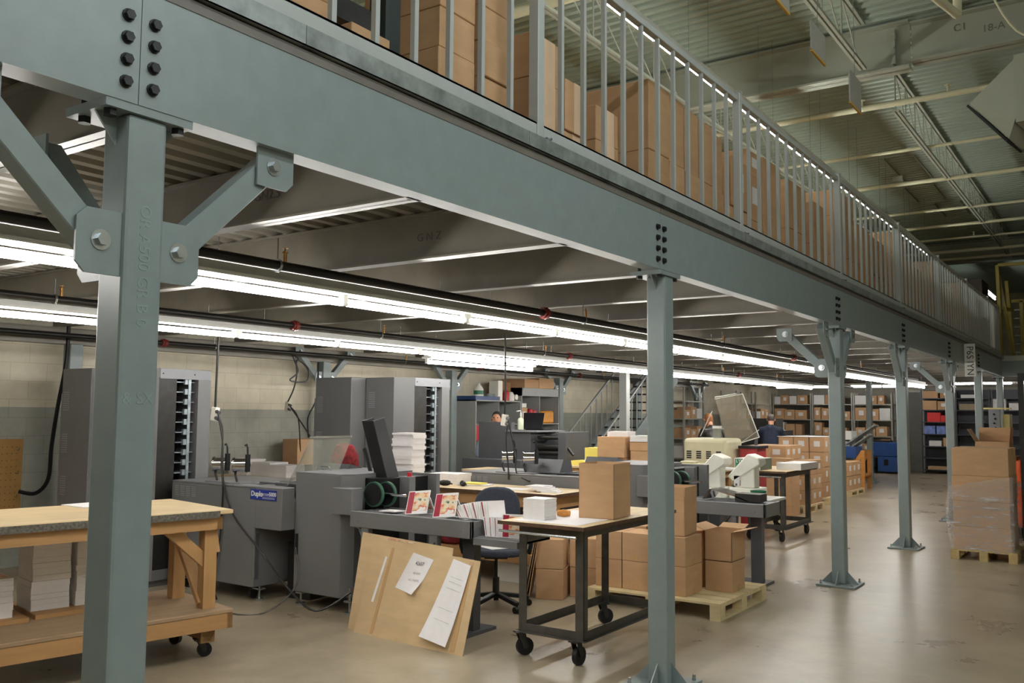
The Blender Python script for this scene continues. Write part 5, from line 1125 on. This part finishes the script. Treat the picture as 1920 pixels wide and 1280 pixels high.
m = MB(); m.cyl((-3.5, 13.3, .0), (-3.4, 13.3, 1.2), .03, 8); m.cyl((-2.8, 13.3, .0), (-2.75, 13.3, 1.4), .03, 8); m.build('support_post', MACH_D, t)
# ---- white desktop machines with slanted heads on a table beyond conveyor 2
t = thing('work_table', 'white pedestal table carrying two white desktop machines beyond the conveyor', 'table', (-1.6, 8.4, 0))
m = MB(); m.box(-2.1, -.98, 8.4, 9.3, .69, .72); m.build('tabletop', WHITE, t, bevel=.003)
m = MB(); m.box(-1.95, -1.5, 8.5, 9.1, 0, .69); m.build('pedestal', MACH_D, t)
for k, (x, y) in enumerate(((-1.62, 8.65), (-1.28, 8.85))):
    t = thing('desktop_machine', 'white desktop machine with slanted head, %s one' % ['left', 'right'][k], 'desktop machine', (x, y, .72), 0)
    m = MB(); m.box(x-.28+.1*k, x+.14, y-.16, y+.25, .721, .84); m.build('base', PLASTIC_W, t, bevel=.01)
    m = MB(); m.box(x-.07, x+.10, y-.08, y+.1, .84, 1.12); m.build('column', PLASTIC_W, t, bevel=.01)
    m = MB(); m.prism([(x-.22, y-.1, .97), (x-.15, y-.1, .91), (x+.17, y-.1, 1.12), (x+.16, y-.1, 1.19), (x+.03, y-.1, 1.24)], (0, .24, 0)); m.build('slanted_head', PLASTIC_W, t, bevel=.01)
    m = MB(); m.box(x-.24+.1*k, x-.07, y-.1, y-.09, .86, .98); m.build('control_panel', LABEL, t)
    m = MB(); m.box(x-.22+.1*k, x-.1, y-.102, y-.1, .865, .89); m.build('button_strip', INK, t)
m = MB(); m.lathe([(0,0), (.07,.0), (.09,.12), (.085,.12), (.066,.01), (0,.01)], (0,0,0), 16); o = m.build('green_tub', GREEN, None, smooth=True); o.location = (-.98-.06, 8.5, .721); tag(o, 'green plastic tub at the right end of the white table', 'tub')
# things on the second steel cart
t = thing('printed_carton', 'white and green printed carton on the second steel cart', 'carton', (-1.85, 10.9, .941))
m = MB(); m.box(-2.08, -1.72, 10.52, 11.0, .941, 1.10); m.build('body', WBOX, t)
m = MB(); m.box(-2.07, -1.89, 10.517, 10.52, .955, 1.09); g_ = m.build('green_panel', mat('dark_green_print', (40,104,78), .5), t)
text('carton_print', 'LYNX', .06, WHITE, (-1.98, 10.515, 1.06), FACE_MY, g_)
m = MB(); m.box(-1.72, -1.717, 10.53, 10.99, .945, 1.096); m.build('end_panel', mat('grey_green_print', (78,92,78), .5), t)
m = MB(); m.box(-1.64, -1.30, 10.95, 11.75, .941, 1.03); single('long_box', m, [WBOX], 'long white box beside the green printed carton', 'box')
m = MB(); m.box(-2.28, -1.72, 10.36, 10.6, .941, .965); single('paper_sheaf', m, PAPER, 'sheaf of white paper overhanging the near end of the second steel cart', 'paper')
# ---- staircase
t = thing('staircase', 'grey steel staircase with black treads rising along the block wall', 'staircase', (-6.75, 14.0, 0))
sl = .66
for x in (-7.15, -6.3):
    m = MB(); m.prism([(x, 13.9, 0), (x, 14.2, 0), (x, 18.0, sl*3.9-.14), (x, 18.0, sl*3.9+.1), (x, 13.9, .12)], (.03, 0, 0)); m.build('stringer', STEEL, t)
    m = MB(); m.bar((x+.015, 13.95, .95), (x+.015, 17.9, .95+sl*3.95-.95*.0-.95*0 if False else .95+sl*2.55), .035, .035); r_ = None
    m = MB(); m.bar((x+.015, 13.95, .93), (x+.015, 16.45, .93+sl*2.5), .04, .04); r_ = m.build('handrail', RAIL, t)
    for k in range(11):
        y = 14.0+.24*k; m = MB(); m.box(x+.005, x+.025, y-.01, y+.01, .05+sl*(y-13.9), .92+sl*(y-13.95)); m.build('baluster', RAIL, r_)
for k in range(13):
    y = 14.05+.28*k; m = MB(); m.box(-7.12, -6.3, y, y+.26, .1+sl*.28*k, .13+sl*.28*k); m.build('tread', BLACKM, t)
m = MB(); m.box(-5.13, -4.99, 12.93, 13.07, 0, 2.6); single('grey_pillar', m, RAIL, 'broad grey pillar beside the staircase', 'pillar')
# ---- workbench with paper behind the near machines
simple_table(-7.35, -6.05, 6.0, 6.9, .87, 'wooden bench against the block wall, loaded with white paper', TOPX, DARKWOOD)
for k, (x, y, w_, h) in enumerate(((-7.12, 6.3, .36, .2), (-6.72, 6.35, .34, .17), (-6.36, 6.3, .34, .15))): paper_stack('paper_stack', (x, y, .871), w_, .3, h, 'white paper stack on the wall bench, %s of three' % ['left', 'middle', 'right'][k], jit=.008)
carton(-7.2, 7.3, .95, .3, .4, .36, 'brown carton standing against the block wall behind the bench', lab=''); m = MB(); m.box(-7.4, -6.95, 7.0, 7.5, 0, .945); single('side_stand', m, MACH_D, 'grey stand against the block wall carrying a brown carton', 'stand')
# ---- pegboard, cables, cords with outlets
t = thing('pegboard', 'brown pegboard on the block wall at the left frame edge', 'pegboard', (-7.49, 2.6, .6))
m = MB(); m.box(-7.498, -7.47, 2.3, 3.56, .6, 1.37); m.build('board', PEG, t)
for r in range(10):
    m = MB()
    for c in range(24): m.box(-7.47, -7.4685, 2.34+.05*c, 2.348+.05*c, .65+.07*r, .658+.07*r)
    m.build('peg_holes', VENT, t)
for k in range(3): m = MB(); m.tube([(-7.47, 3.50, .75+.25*k), (-7.44, 3.5, .75+.25*k), (-7.43, 3.5, .78+.25*k)], .005, 5); m.build('peg_hook', ZINC, t)
def smooth_path(pts, n=6):
    P = [Vector(p) for p in pts]; out = []
    for i in range(len(P)-1):
        a, b, c, d = P[max(i-1, 0)], P[i], P[i+1], P[min(i+2, len(P)-1)]
        for k in range(n):
            t_ = k/n; out.append(.5*((2*b)+(c-a)*t_+(2*a-5*b+4*c-d)*t_*t_+(3*b-a-3*c+d)*t_**3))
    return out+[P[-1]]
def cable(pts, r, label, mt=BLACK, cat='cable', name='cable'):
    m = MB(); m.tube(smooth_path(pts), r, 7); xs = pts[0]; return single(name, m, mt, label, cat, smooth=True)
cable([(-7.1, 3.80, 2.6), (-7.12, 3.80, 2.2), (-7.13, 3.74, 1.75), (-7.15, 3.70, 1.3), (-7.15, 3.68, .95), (-7.2, 3.58, .8), (-7.3, 3.45, .82)], .022, 'thick black cable hanging down the block wall beside the pegboard')
def outlet(t, x, y, z, rz=0):
    m = MB(); m.box(-.035, .035, -.025, .025, -.065, .065); o = m.build('outlet_box', PLASTIC_W, t, wc=False, bevel=.006); o.location = (x-t.location.x, y-t.location.y, z-t.location.z); o.rotation_euler = (0, .15, rz)
    for k in (-1, 1): q = MB(); q.cyl((.03, -.01, .03*k), (.075, -.01, .03*k-.01), .018, 8); q.build('plug', MACH_D, o, wc=False)
def cord(label, top, box, down, r=.011):
    t = thing('power_cord', label, 'power cord', top)
    m = MB(); m.tube(smooth_path([top]+box[:-1]+[(box[-1][0], box[-1][1], box[-1][2]+.06)]), r, 7); m.build('cord', BLACKM, t, smooth=True); outlet(t, *box[-1])
    for d in down: m = MB(); m.tube(smooth_path([(box[-1][0]+.06, box[-1][1]-.01, box[-1][2])]+d), r*.8, 6); m.build('lead', BLACKM, t, smooth=True)
cord('power cord dropping to the near stitching machine with a pale outlet box', (-5.2, 3.9, 2.6), [(-4.75, 3.9, 2.585), (-4.655, 3.9, 2.5), (-4.66, 3.9, 2.2), (-4.67, 3.9, 1.66)],
     [[(-4.55, 3.9, 1.5), (-4.5, 3.86, 1.2), (-4.43, 3.83, .95), (-4.44, 3.82, .5), (-4.5, 3.8, .15), (-4.3, 3.7, .02)], [(-4.52, 3.88, 1.4), (-4.44, 3.84, 1.05), (-4.2, 3.78, .75), (-3.75, 3.75, .45), (-3.5, 3.8, .2), (-3.1, 3.75, .06), (-2.9, 3.95, .2)]])
cord('looped power cord with a white outlet box near the block wall', (-7.1, 7.3, 2.5), [(-7.1, 7.02, 2.5), (-7.1, 7.12, 2.25), (-7.1, 6.98, 2.12), (-7.1, 7.28, 2.12), (-7.1, 7.3, 2.3), (-7.1, 7.1, 2.4), (-7.1, 7.1, 2.2), (-7.1, 7.05, 2.0), (-7.1, 6.95, 1.76)],
     [[(-7.05, 7.1, 1.6), (-7.05, 7.15, 1.2), (-7.1, 7.2, .98)], [(-7.0, 7.15, 1.5), (-7.0, 7.3, 1.33)]])
cord('power cord dropping to the rear stitching machine with a white outlet box', (-3.46, 6.95, 2.6), [(-3.455, 6.95, 2.2), (-3.45, 6.95, 1.9), (-3.46, 6.95, 1.61)],
     [[(-3.35, 6.93, 1.45), (-3.27, 6.9, 1.2), (-3.2, 6.83, 1.02), (-3.0, 6.78, .95)], [(-3.4, 6.9, 1.4), (-3.3, 6.8, 1.1), (-3.28, 6.78, .95)]])
cable([(-7.15, 7.55, 2.4), (-7.12, 7.5, 1.9), (-7.12, 7.35, 1.6), (-7.1, 7.35, 1.33)], .012, 'black cable beside the looped cord on the block wall')
cable([(-4.9, 3.75, .012), (-4.4, 3.5, .012), (-3.8, 3.42, .012), (-3.55, 3.6, .012), (-3.5, 3.9, .2), (-3.62, 3.99, .5)], .007, 'thin grey lead lying on the floor before the two near machines', GUN)
m = MB(); m.box(-3.95, -3.68, 4.2, 4.6, .0, .5); o = single('storage_bin', m, BLACKM, 'dark bin in the gap between the two near machines', 'bin'); o.rotation_euler = (0, .0, .1)
m = MB(); m.prism([(0,0,0), (.1,0,-.1), (.16,0,-.04), (.06,0,.06)], (0,.2,0)); o = m.build('orange_box', ORANGE, None); o.location = (-3.80, 4.22, .605); tag(o, 'small orange box between the two near machines', 'box')
# ---- blue press, folding machine, signs at the far end
t = thing('blue_press', 'blue printing press in front of the right far shelving bay', 'printing press', (-3.7, 27.0, 0))
m = MB(); m.box(-3.9, -3.3, 27.0, 27.8, .05, .5); m.box(-4.02, -3.3, 27.0, 27.8, .5, .92); m.build('body', BLUE, t, bevel=.02)
m = MB(); m.cyl((-4.1, 27.0, .62), (-4.1, 27.06, .62), .11, 18); m.build('hand_wheel', GALV, t); m = MB(); m.box(-3.72, -3.6, 26.99, 27.0, .25, .42); m.build('access_panel', BLACK, t)
m = MB(); m.bar((-4.3, 27.2, .35), (-4.0, 27.1, .15), .08, .12); m.box(-4.6, -4.0, 27.2, 27.7, .0, .45); m.box(-4.5, -3.6, 27.2, 27.7, .92, .97); m.build('feeder', BLACKM, t)
t = thing('folding_machine', 'paper folding machine with slanted grey plates on an orange wooden stand', 'folding machine', (-2.9, 20.6, 0))
m = MB()
for y in (20.4, 21.0): m.bar((-3.25, y, .05), (-2.75, y, .85), .05, .09); m.box(-2.78, -2.7, y-.04, y+.04, 0, .9); m.box(-3.3, -2.7, y-.03, y+.03, .22, .3)
m.box(-3.3, -2.7, 20.4, 21.0, .3, .34); m.build('wooden_stand', mat('orange_wood', (196,134,64), .6, var=.15), t)
m = MB(); m.box(-3.35, -2.9, 20.4, 21.0, .72, .98); m.build('blue_body', BLUE, t)
for k, (a, b) in enumerate((((-3.1, 20.7, .90), (-2.62, 20.7, 1.26)), ((-3.15, 20.7, 1.02), (-2.5, 20.7, 1.48)))): m = MB(); m.bar(a, b, .5, .03, side=(0,0,1)); m.build('fold_plate', GALV, t)
m = MB(); m.box(-3.45, -3.0, 20.45, 20.95, 1.14, 1.34); m.build('hopper', WHITE, t)
t = thing('hanging_sign', 'white hanging sign with sideways black lettering below the far mezzanine edge', 'sign', (.2, 15.6, 2.4))
m = MB(); m.box(.115, .285, 15.6, 15.606, 2.38, 2.94); m.build('sign_panel', WHITE, t)
text('sign_text', 'P6S', .15, INK, (.2, 15.597, 2.79), (PI/2, PI/2, 0), t); text('sign_text', 'IYN', .15, INK, (.2, 15.597, 2.52), (PI/2, PI/2, 0), t)
t = thing('control_cabinet', 'grey control box with a row of dark switches behind the wrapped pallet', 'control box', (.15, 18.9, 0))
m = MB(); m.box(.06, .26, 18.9, 19.1, 1.35, 1.85); m.build('panel', MACH_L, t)
for k in range(4): m = MB(); m.cyl((.16+.02*(k % 2), 18.9, 1.75-.09*k), (.16+.02*(k % 2), 18.88, 1.75-.09*k), .02, 8); m.build('switch', BLACK, t)
m = MB(); m.box(-.1, .45, 18.95, 19.1, 1.85, 1.88); m.box(-.1, -.06, 18.95, 19.1, 0, 1.88); m.box(.3, .42, 19.0, 19.5, 0, 1.75); m.build('frame', mat('cream_edge', (214,196,130), .5), t)
open_carton(.80, 13.2, 1.14, .44, .4, .2, 'open carton standing behind the plastic-wrapped pallet', 0, (None, 85, 80, 60))
m = MB(); m.box(.5, 1.1, 12.95, 13.5, .0, 1.135); single('side_stand', m, CARD_IN, 'brown block of cartons behind the plastic-wrapped pallet', 'carton')
t = thing('forklift', 'dark forklift mast with orange body at the right frame edge', 'forklift', (1.35, 12.6, 0))
m = MB(); m.box(1.17, 1.24, 12.75, 12.85, .0, 2.3); m.box(1.62, 1.69, 12.75, 12.85, .0, 2.3); m.box(1.17, 1.69, 12.76, 12.84, 2.2, 2.3); m.box(1.2, 1.66, 12.8, 12.84, .4, 1.5); m.build('mast', BLACKM, t)
m = MB(); m.box(1.09, 1.8, 12.9, 14.2, .15, 1.1); m.build('body', ORANGE, t, bevel=.05, seg=2)
for y in (13.1, 14.0): m = MB(); m.cyl((1.07, y, .16), (1.2, y, .16), .16, 16); m.build('wheel', BLACK, t)
pallet(1.42, 2.3, 10.5, 11.5, 'old wooden pallet at the right frame edge beside the wrapped load', .12, PALD)
for k in range(3): carton(1.82, 10.95, .12+.3*k, .7, .7, .3, 'white-wrapped carton at the right frame edge, %s' % ['bottom', 'middle', 'top'][k], mt=WBOX if k < 2 else None)
# yellow gate on the cross wing
t = thing('safety_gate', 'yellow pivoting safety gate frame on the far cross wing', 'gate', (.3, 21.9, 3.03))
m = MB()
for a, b in (((.02, 21.9, 3.03), (-.02, 21.9, 5.2)), ((.25, 21.9, 3.03), (.0, 22.0, 5.0)), ((.0, 21.9, 5.2), (1.6, 21.9, 5.2)), ((.2, 22.5, 3.03), (.1, 22.5, 4.9)), ((.05, 21.9, 4.2), (.2, 22.5, 4.2)), ((1.6, 21.9, 3.03), (1.6, 21.9, 5.2)), ((.2, 22.4, 4.4), (1.6, 22.4, 4.4)), ((.4, 22.4, 3.03), (.4, 22.4, 4.4))): m.bar(a, b, .07, .07)
m.build('frame', YELLOW, t)
m = MB()
for k in range(7): m.bar((.25, 22.45, 3.2+.2*k), (1.6, 22.45, 3.2+.2*k), .02, .02)
for k in range(4): m.bar((.5+.28*k, 22.45, 3.03), (.5+.28*k, 22.45, 4.5), .02, .02)
m.build('mesh_bars', GALV, t)
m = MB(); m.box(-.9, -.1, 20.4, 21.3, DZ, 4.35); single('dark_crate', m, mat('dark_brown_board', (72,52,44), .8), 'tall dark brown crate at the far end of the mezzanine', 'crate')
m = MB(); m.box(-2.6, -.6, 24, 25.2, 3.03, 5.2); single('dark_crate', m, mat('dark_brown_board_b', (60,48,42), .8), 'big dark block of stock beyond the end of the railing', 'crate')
# ---- people
def skinned(name, joints, edges, mt, parent, root=0, sub=2):
    me = bpy.data.meshes.new(name); me.from_pydata([j[0] for j in joints], edges, []); me.materials.append(mt)
    o = bpy.data.objects.new(name, me); COL.objects.link(o); o.parent = parent
    s = o.modifiers.new('skin', 'SKIN'); s.use_smooth_shade = True
    if not me.skin_vertices: 
        me.attributes.new('x', 'INT', 'POINT')
    for i, j in enumerate(joints):
        r = j[1]; sv = me.skin_vertices[0].data[i]; sv.radius = (r, r) if not isinstance(r, tuple) else r; sv.use_root = (i == root)
    u = o.modifiers.new('sub', 'SUBSURF'); u.levels = u.render_levels = sub
    return o
def bake_skin(name, joints, edges, mt, parent, root=0):
    """grow a continuous limb surface: ring sections lofted along each chain, merged by overlapping at the joints, remeshed to one skin"""
    m = MB()
    for a, b in edges:
        (pa, ra), (pb, rb) = joints[a][:2], joints[b][:2]; pa, pb = Vector(pa), Vector(pb)
        ra = ra if isinstance(ra, tuple) else (ra, ra); rb = rb if isinstance(rb, tuple) else (rb, rb); d = (pb-pa).normalized()
        ux = Vector((1,0,0)) if abs(d.x) < .9 else Vector((0,0,1)); v = d.cross(ux).normalized(); ux = v.cross(d)
        vs = []; n = 14; secs = [(-.9, .45), (-.55, .83), (0, 1), (.5, 1), (1, 1), (1.55, .83), (1.9, .45)]
        for s_, f in secs:
            if s_ < 0: c, R = pa+d*s_*min(ra), ra
            elif s_ > 1: c, R = pb+d*(s_-1)*min(rb), rb
            else: c, R = pa.lerp(pb, s_), (ra[0]*(1-s_)+rb[0]*s_, ra[1]*(1-s_)+rb[1]*s_)
            for k in range(n):
                t_ = 2*PI*k/n; vs.append(c+(ux*math.cos(t_)*R[0]+v*math.sin(t_)*R[1])*f)
        q = len(secs); m.add(vs, [(i*n+k, i*n+(k+1) % n, (i+1)*n+(k+1) % n, (i+1)*n+k) for i in range(q-1) for k in range(n)]+[tuple(range(n-1, -1, -1)), tuple(range((q-1)*n, q*n))])
    o = m.build(name, mt, parent, wc=False, smooth=True)
    r = o.modifiers.new('remesh', 'REMESH'); r.mode = 'VOXEL'; r.voxel_size = .014; r.use_smooth_shade = True
    sm = o.modifiers.new('smooth', 'SMOOTH'); sm.factor = .5; sm.iterations = 4
    return o
def person(loc, rz, label, jacket, trousers, hair_mt, lean=.25, seated=False, long_hair=False, arms=((-.25, .38, .98), (.25, .38, .98))):
    """facing local +y, feet at z=0"""
    t = thing('person', label, 'person', loc, rz)
    hz = .92 if not seated else .5; L = lean
    hip = Vector((0, -.02, hz)); ch = hip+Vector((0, L*.75, .40)); nk = ch+Vector((0, L*.2, .14)); hd = nk+Vector((0, L*.25+.01, .13))
    J = [(hip, (.16, .115)), (hip+Vector((0, L*.35, .2)), (.14, .10)), (ch, (.17, .115)), (nk, .052), (hd, (.073, .088)), (hd+Vector((0, .0, .035)), (.074, .09))]
    E = [(0,1), (1,2), (2,3), (3,4), (4,5)]
    SL = []; HN = []
    for s, hnd in zip((-1, 1), arms):
        sh_ = ch+Vector((s*.19, 0, .05)); hv = Vector(hnd); el = (sh_+hv)/2+Vector((s*.09, -.02, -.10)); b = len(J)
        J += [(sh_, .055), (el, .042), (hv, .027), (hv+(hv-el).normalized()*.08, (.038, .018))]; E += [(2, b), (b, b+1), (b+1, b+2), (b+2, b+3)]; SL.append((sh_, el, hv)); HN.append((hv+(hv-el).normalized()*.08, (hv-el).normalized(), s))
    LG = []
    for s in (-1, 1):
        a = hip+Vector((s*.09, 0, -.03)); kn = Vector((s*.11, .42, .47)) if seated else Vector((s*.10, .02, .5)); an = Vector((s*.11, .40, .07)) if seated else Vector((s*.11, -.02, .08)); b = len(J)
        J += [(a, .085), (kn, .055), (an, .038), (an+Vector((0, .13, -.035)), (.04, .03))]; E += [(0, b), (b, b+1), (b+1, b+2), (b+2, b+3)]; LG.append((a, kn, an))
    for c, d, s in HN:   # fingers and thumb, rooted in the palm
        side = d.cross(Vector((0,0,1))).normalized()
        for f in range(4):
            b = len(J); r0 = c+side*(.024-.016*f); ln = (.062, .072, .068, .054)[f]; m1 = r0+d*ln*.55+Vector((0,0,-.006)); m2 = m1+d*ln*.4+Vector((0,0,-.022))
            J += [(r0, .0105), (m1, .0095), (m2, .0085)]; E += [(b, b+1), (b+1, b+2)]
        b = len(J); r0 = c-d*.03-side*s*-.03; J += [(r0, .012), (r0+d*.035+side*s*.028, .0105), (r0+d*.06+side*s*.03, .009)]; E += [(b, b+1), (b+1, b+2)]
    body = bake_skin('body', J, E, SKIN, t)
    # face details (nose, ears) belong to the head
    F = MB(); q = hd+Vector((0, 0, .01)); F.prism([q+Vector((-.012, .085, -.015)), q+Vector((.012, .085, -.015)), q+Vector((.006, .088, .025)), q+Vector((-.006, .088, .025))], (0, .018, -.006)); F.build('nose', SKIN, t, wc=False, smooth=True)
    for s in (-1, 1):
        F = MB(); F.cyl(q+Vector((s*.072, -.005, -.005)), q+Vector((s*.088, -.012, 0)), .026, 10, r2=.018); F.build('ear', SKIN, t, wc=False, smooth=True)
        F = MB(); F.cyl(q+Vector((s*.03, .082, .02)), q+Vector((s*.03, .0915, .02)), .009, 10); F.build('eye', BLACK, t, wc=False)
    F = MB(); F.cb(q+Vector((0, .088, -.045)), (.045, .008, .01)); F.build('mouth', mat('lip_tone', (160,80,76), .5), t, wc=False)
    jk = [(hip+Vector((0,0,-.06)), (.175, .13)), (hip+Vector((0, L*.35, .2)), (.165, .125)), (ch, (.195, .135)), (nk+Vector((0,0,-.045)), (.07, .07))]; je = [(0,1), (1,2), (2,3)]
    for sh_, el, hv in SL: b = len(jk); jk += [(sh_, .078), (el, .062), (hv-(hv-el).normalized()*.02, .045)]; je += [(2, b), (b, b+1), (b+1, b+2)]
    bake_skin('jacket', jk, je, jacket, t)
    tk = [(hip, (.168, .125))]; te = []
    for a, kn, an in LG: b = len(tk); tk += [(a, .098), (kn, .07), (an, .058)]; te += [(0, b), (b, b+1), (b+1, b+2)]
    bake_skin('trousers', tk, te, trousers, t)
    for a, kn, an in LG: m = MB(); m.cb(an+Vector((0, .055, -.045)), (.09, .26, .07)); m.build('shoe', BLACK, t, wc=False, bevel=.02, seg=2)
    hk = [(hd+Vector((0, -.018, .03)), (.083, .092)), (hd+Vector((0, -.022, .055)), (.082, .09))]; he = [(0,1)]
    if long_hair: hk += [(hd+Vector((0, -.05, -.1)), (.085, .055)), (hd+Vector((0, -.05, -.2)), (.07, .045))]; he += [(0, 2), (2, 3)]
    bake_skin('hair', hk, he, hair_mt, t)
    return t
person((-3.95, 17.55, 0), .25, 'person in a navy jacket seen from behind, bent over a table at the far shelving', NAVY, NAVY, GHAIR, .28, arms=((-.22, .48, .98), (.24, .48, .98)))
simple_table(-4.7, -3.5, 18.12, 18.7, .93, 'dark table in front of the person in the navy jacket', MACH_D, MACH_D)
m = MB(); m.box(-3.62, -3.4, 18.2, 18.5, .932, 1.08); single('black_bag', m, BLACK, 'black bag on the dark table beside the person in navy', 'bag', bevel=.04, seg=2)
m = MB(); m.prism([(-3.35, 16.18, 1.282), (-2.55, 16.18, 1.282), (-2.5, 17.1, 1.282), (-3.1, 17.2, 1.282)], (0,0,.004)); single('paper_cover', m, PAPER, 'large white sheet lying on the four-high carton stack', 'paper')
person((-6.02, 10.42, 0), PI+.45, 'person with short dark hair standing behind the rear printing press, head just showing', mat('pale_blue_cotton', (150,166,186), .9), NAVY, HAIR, .1, False, arms=((-.2, .3, .95), (.2, .3, .95)))
person((-4.08, 15.0, 0), .9, 'person with auburn hair in dark clothes behind the clear machine guard', BLACKM, BLACKM, OHAIR, .35, False, True, arms=((-.22, .45, .95), (.22, .45, .95)))
# dark machines in the middle distance
m = MB(); m.box(-5.3, -4.1, 18.9, 19.6, .0, 1.35); m.box(-4.9, -4.3, 18.95, 19.5, 1.35, 1.62); o = single('dark_machine', m, BLACKM, 'dark printing machine behind the clear guard, left of the person in navy', 'machine')
m = MB(); m.box(-5.05, -4.35, 16.3, 16.9, .0, 1.1); single('dark_machine', m, MACH_D, 'dark low machine beside the person with auburn hair', 'machine')
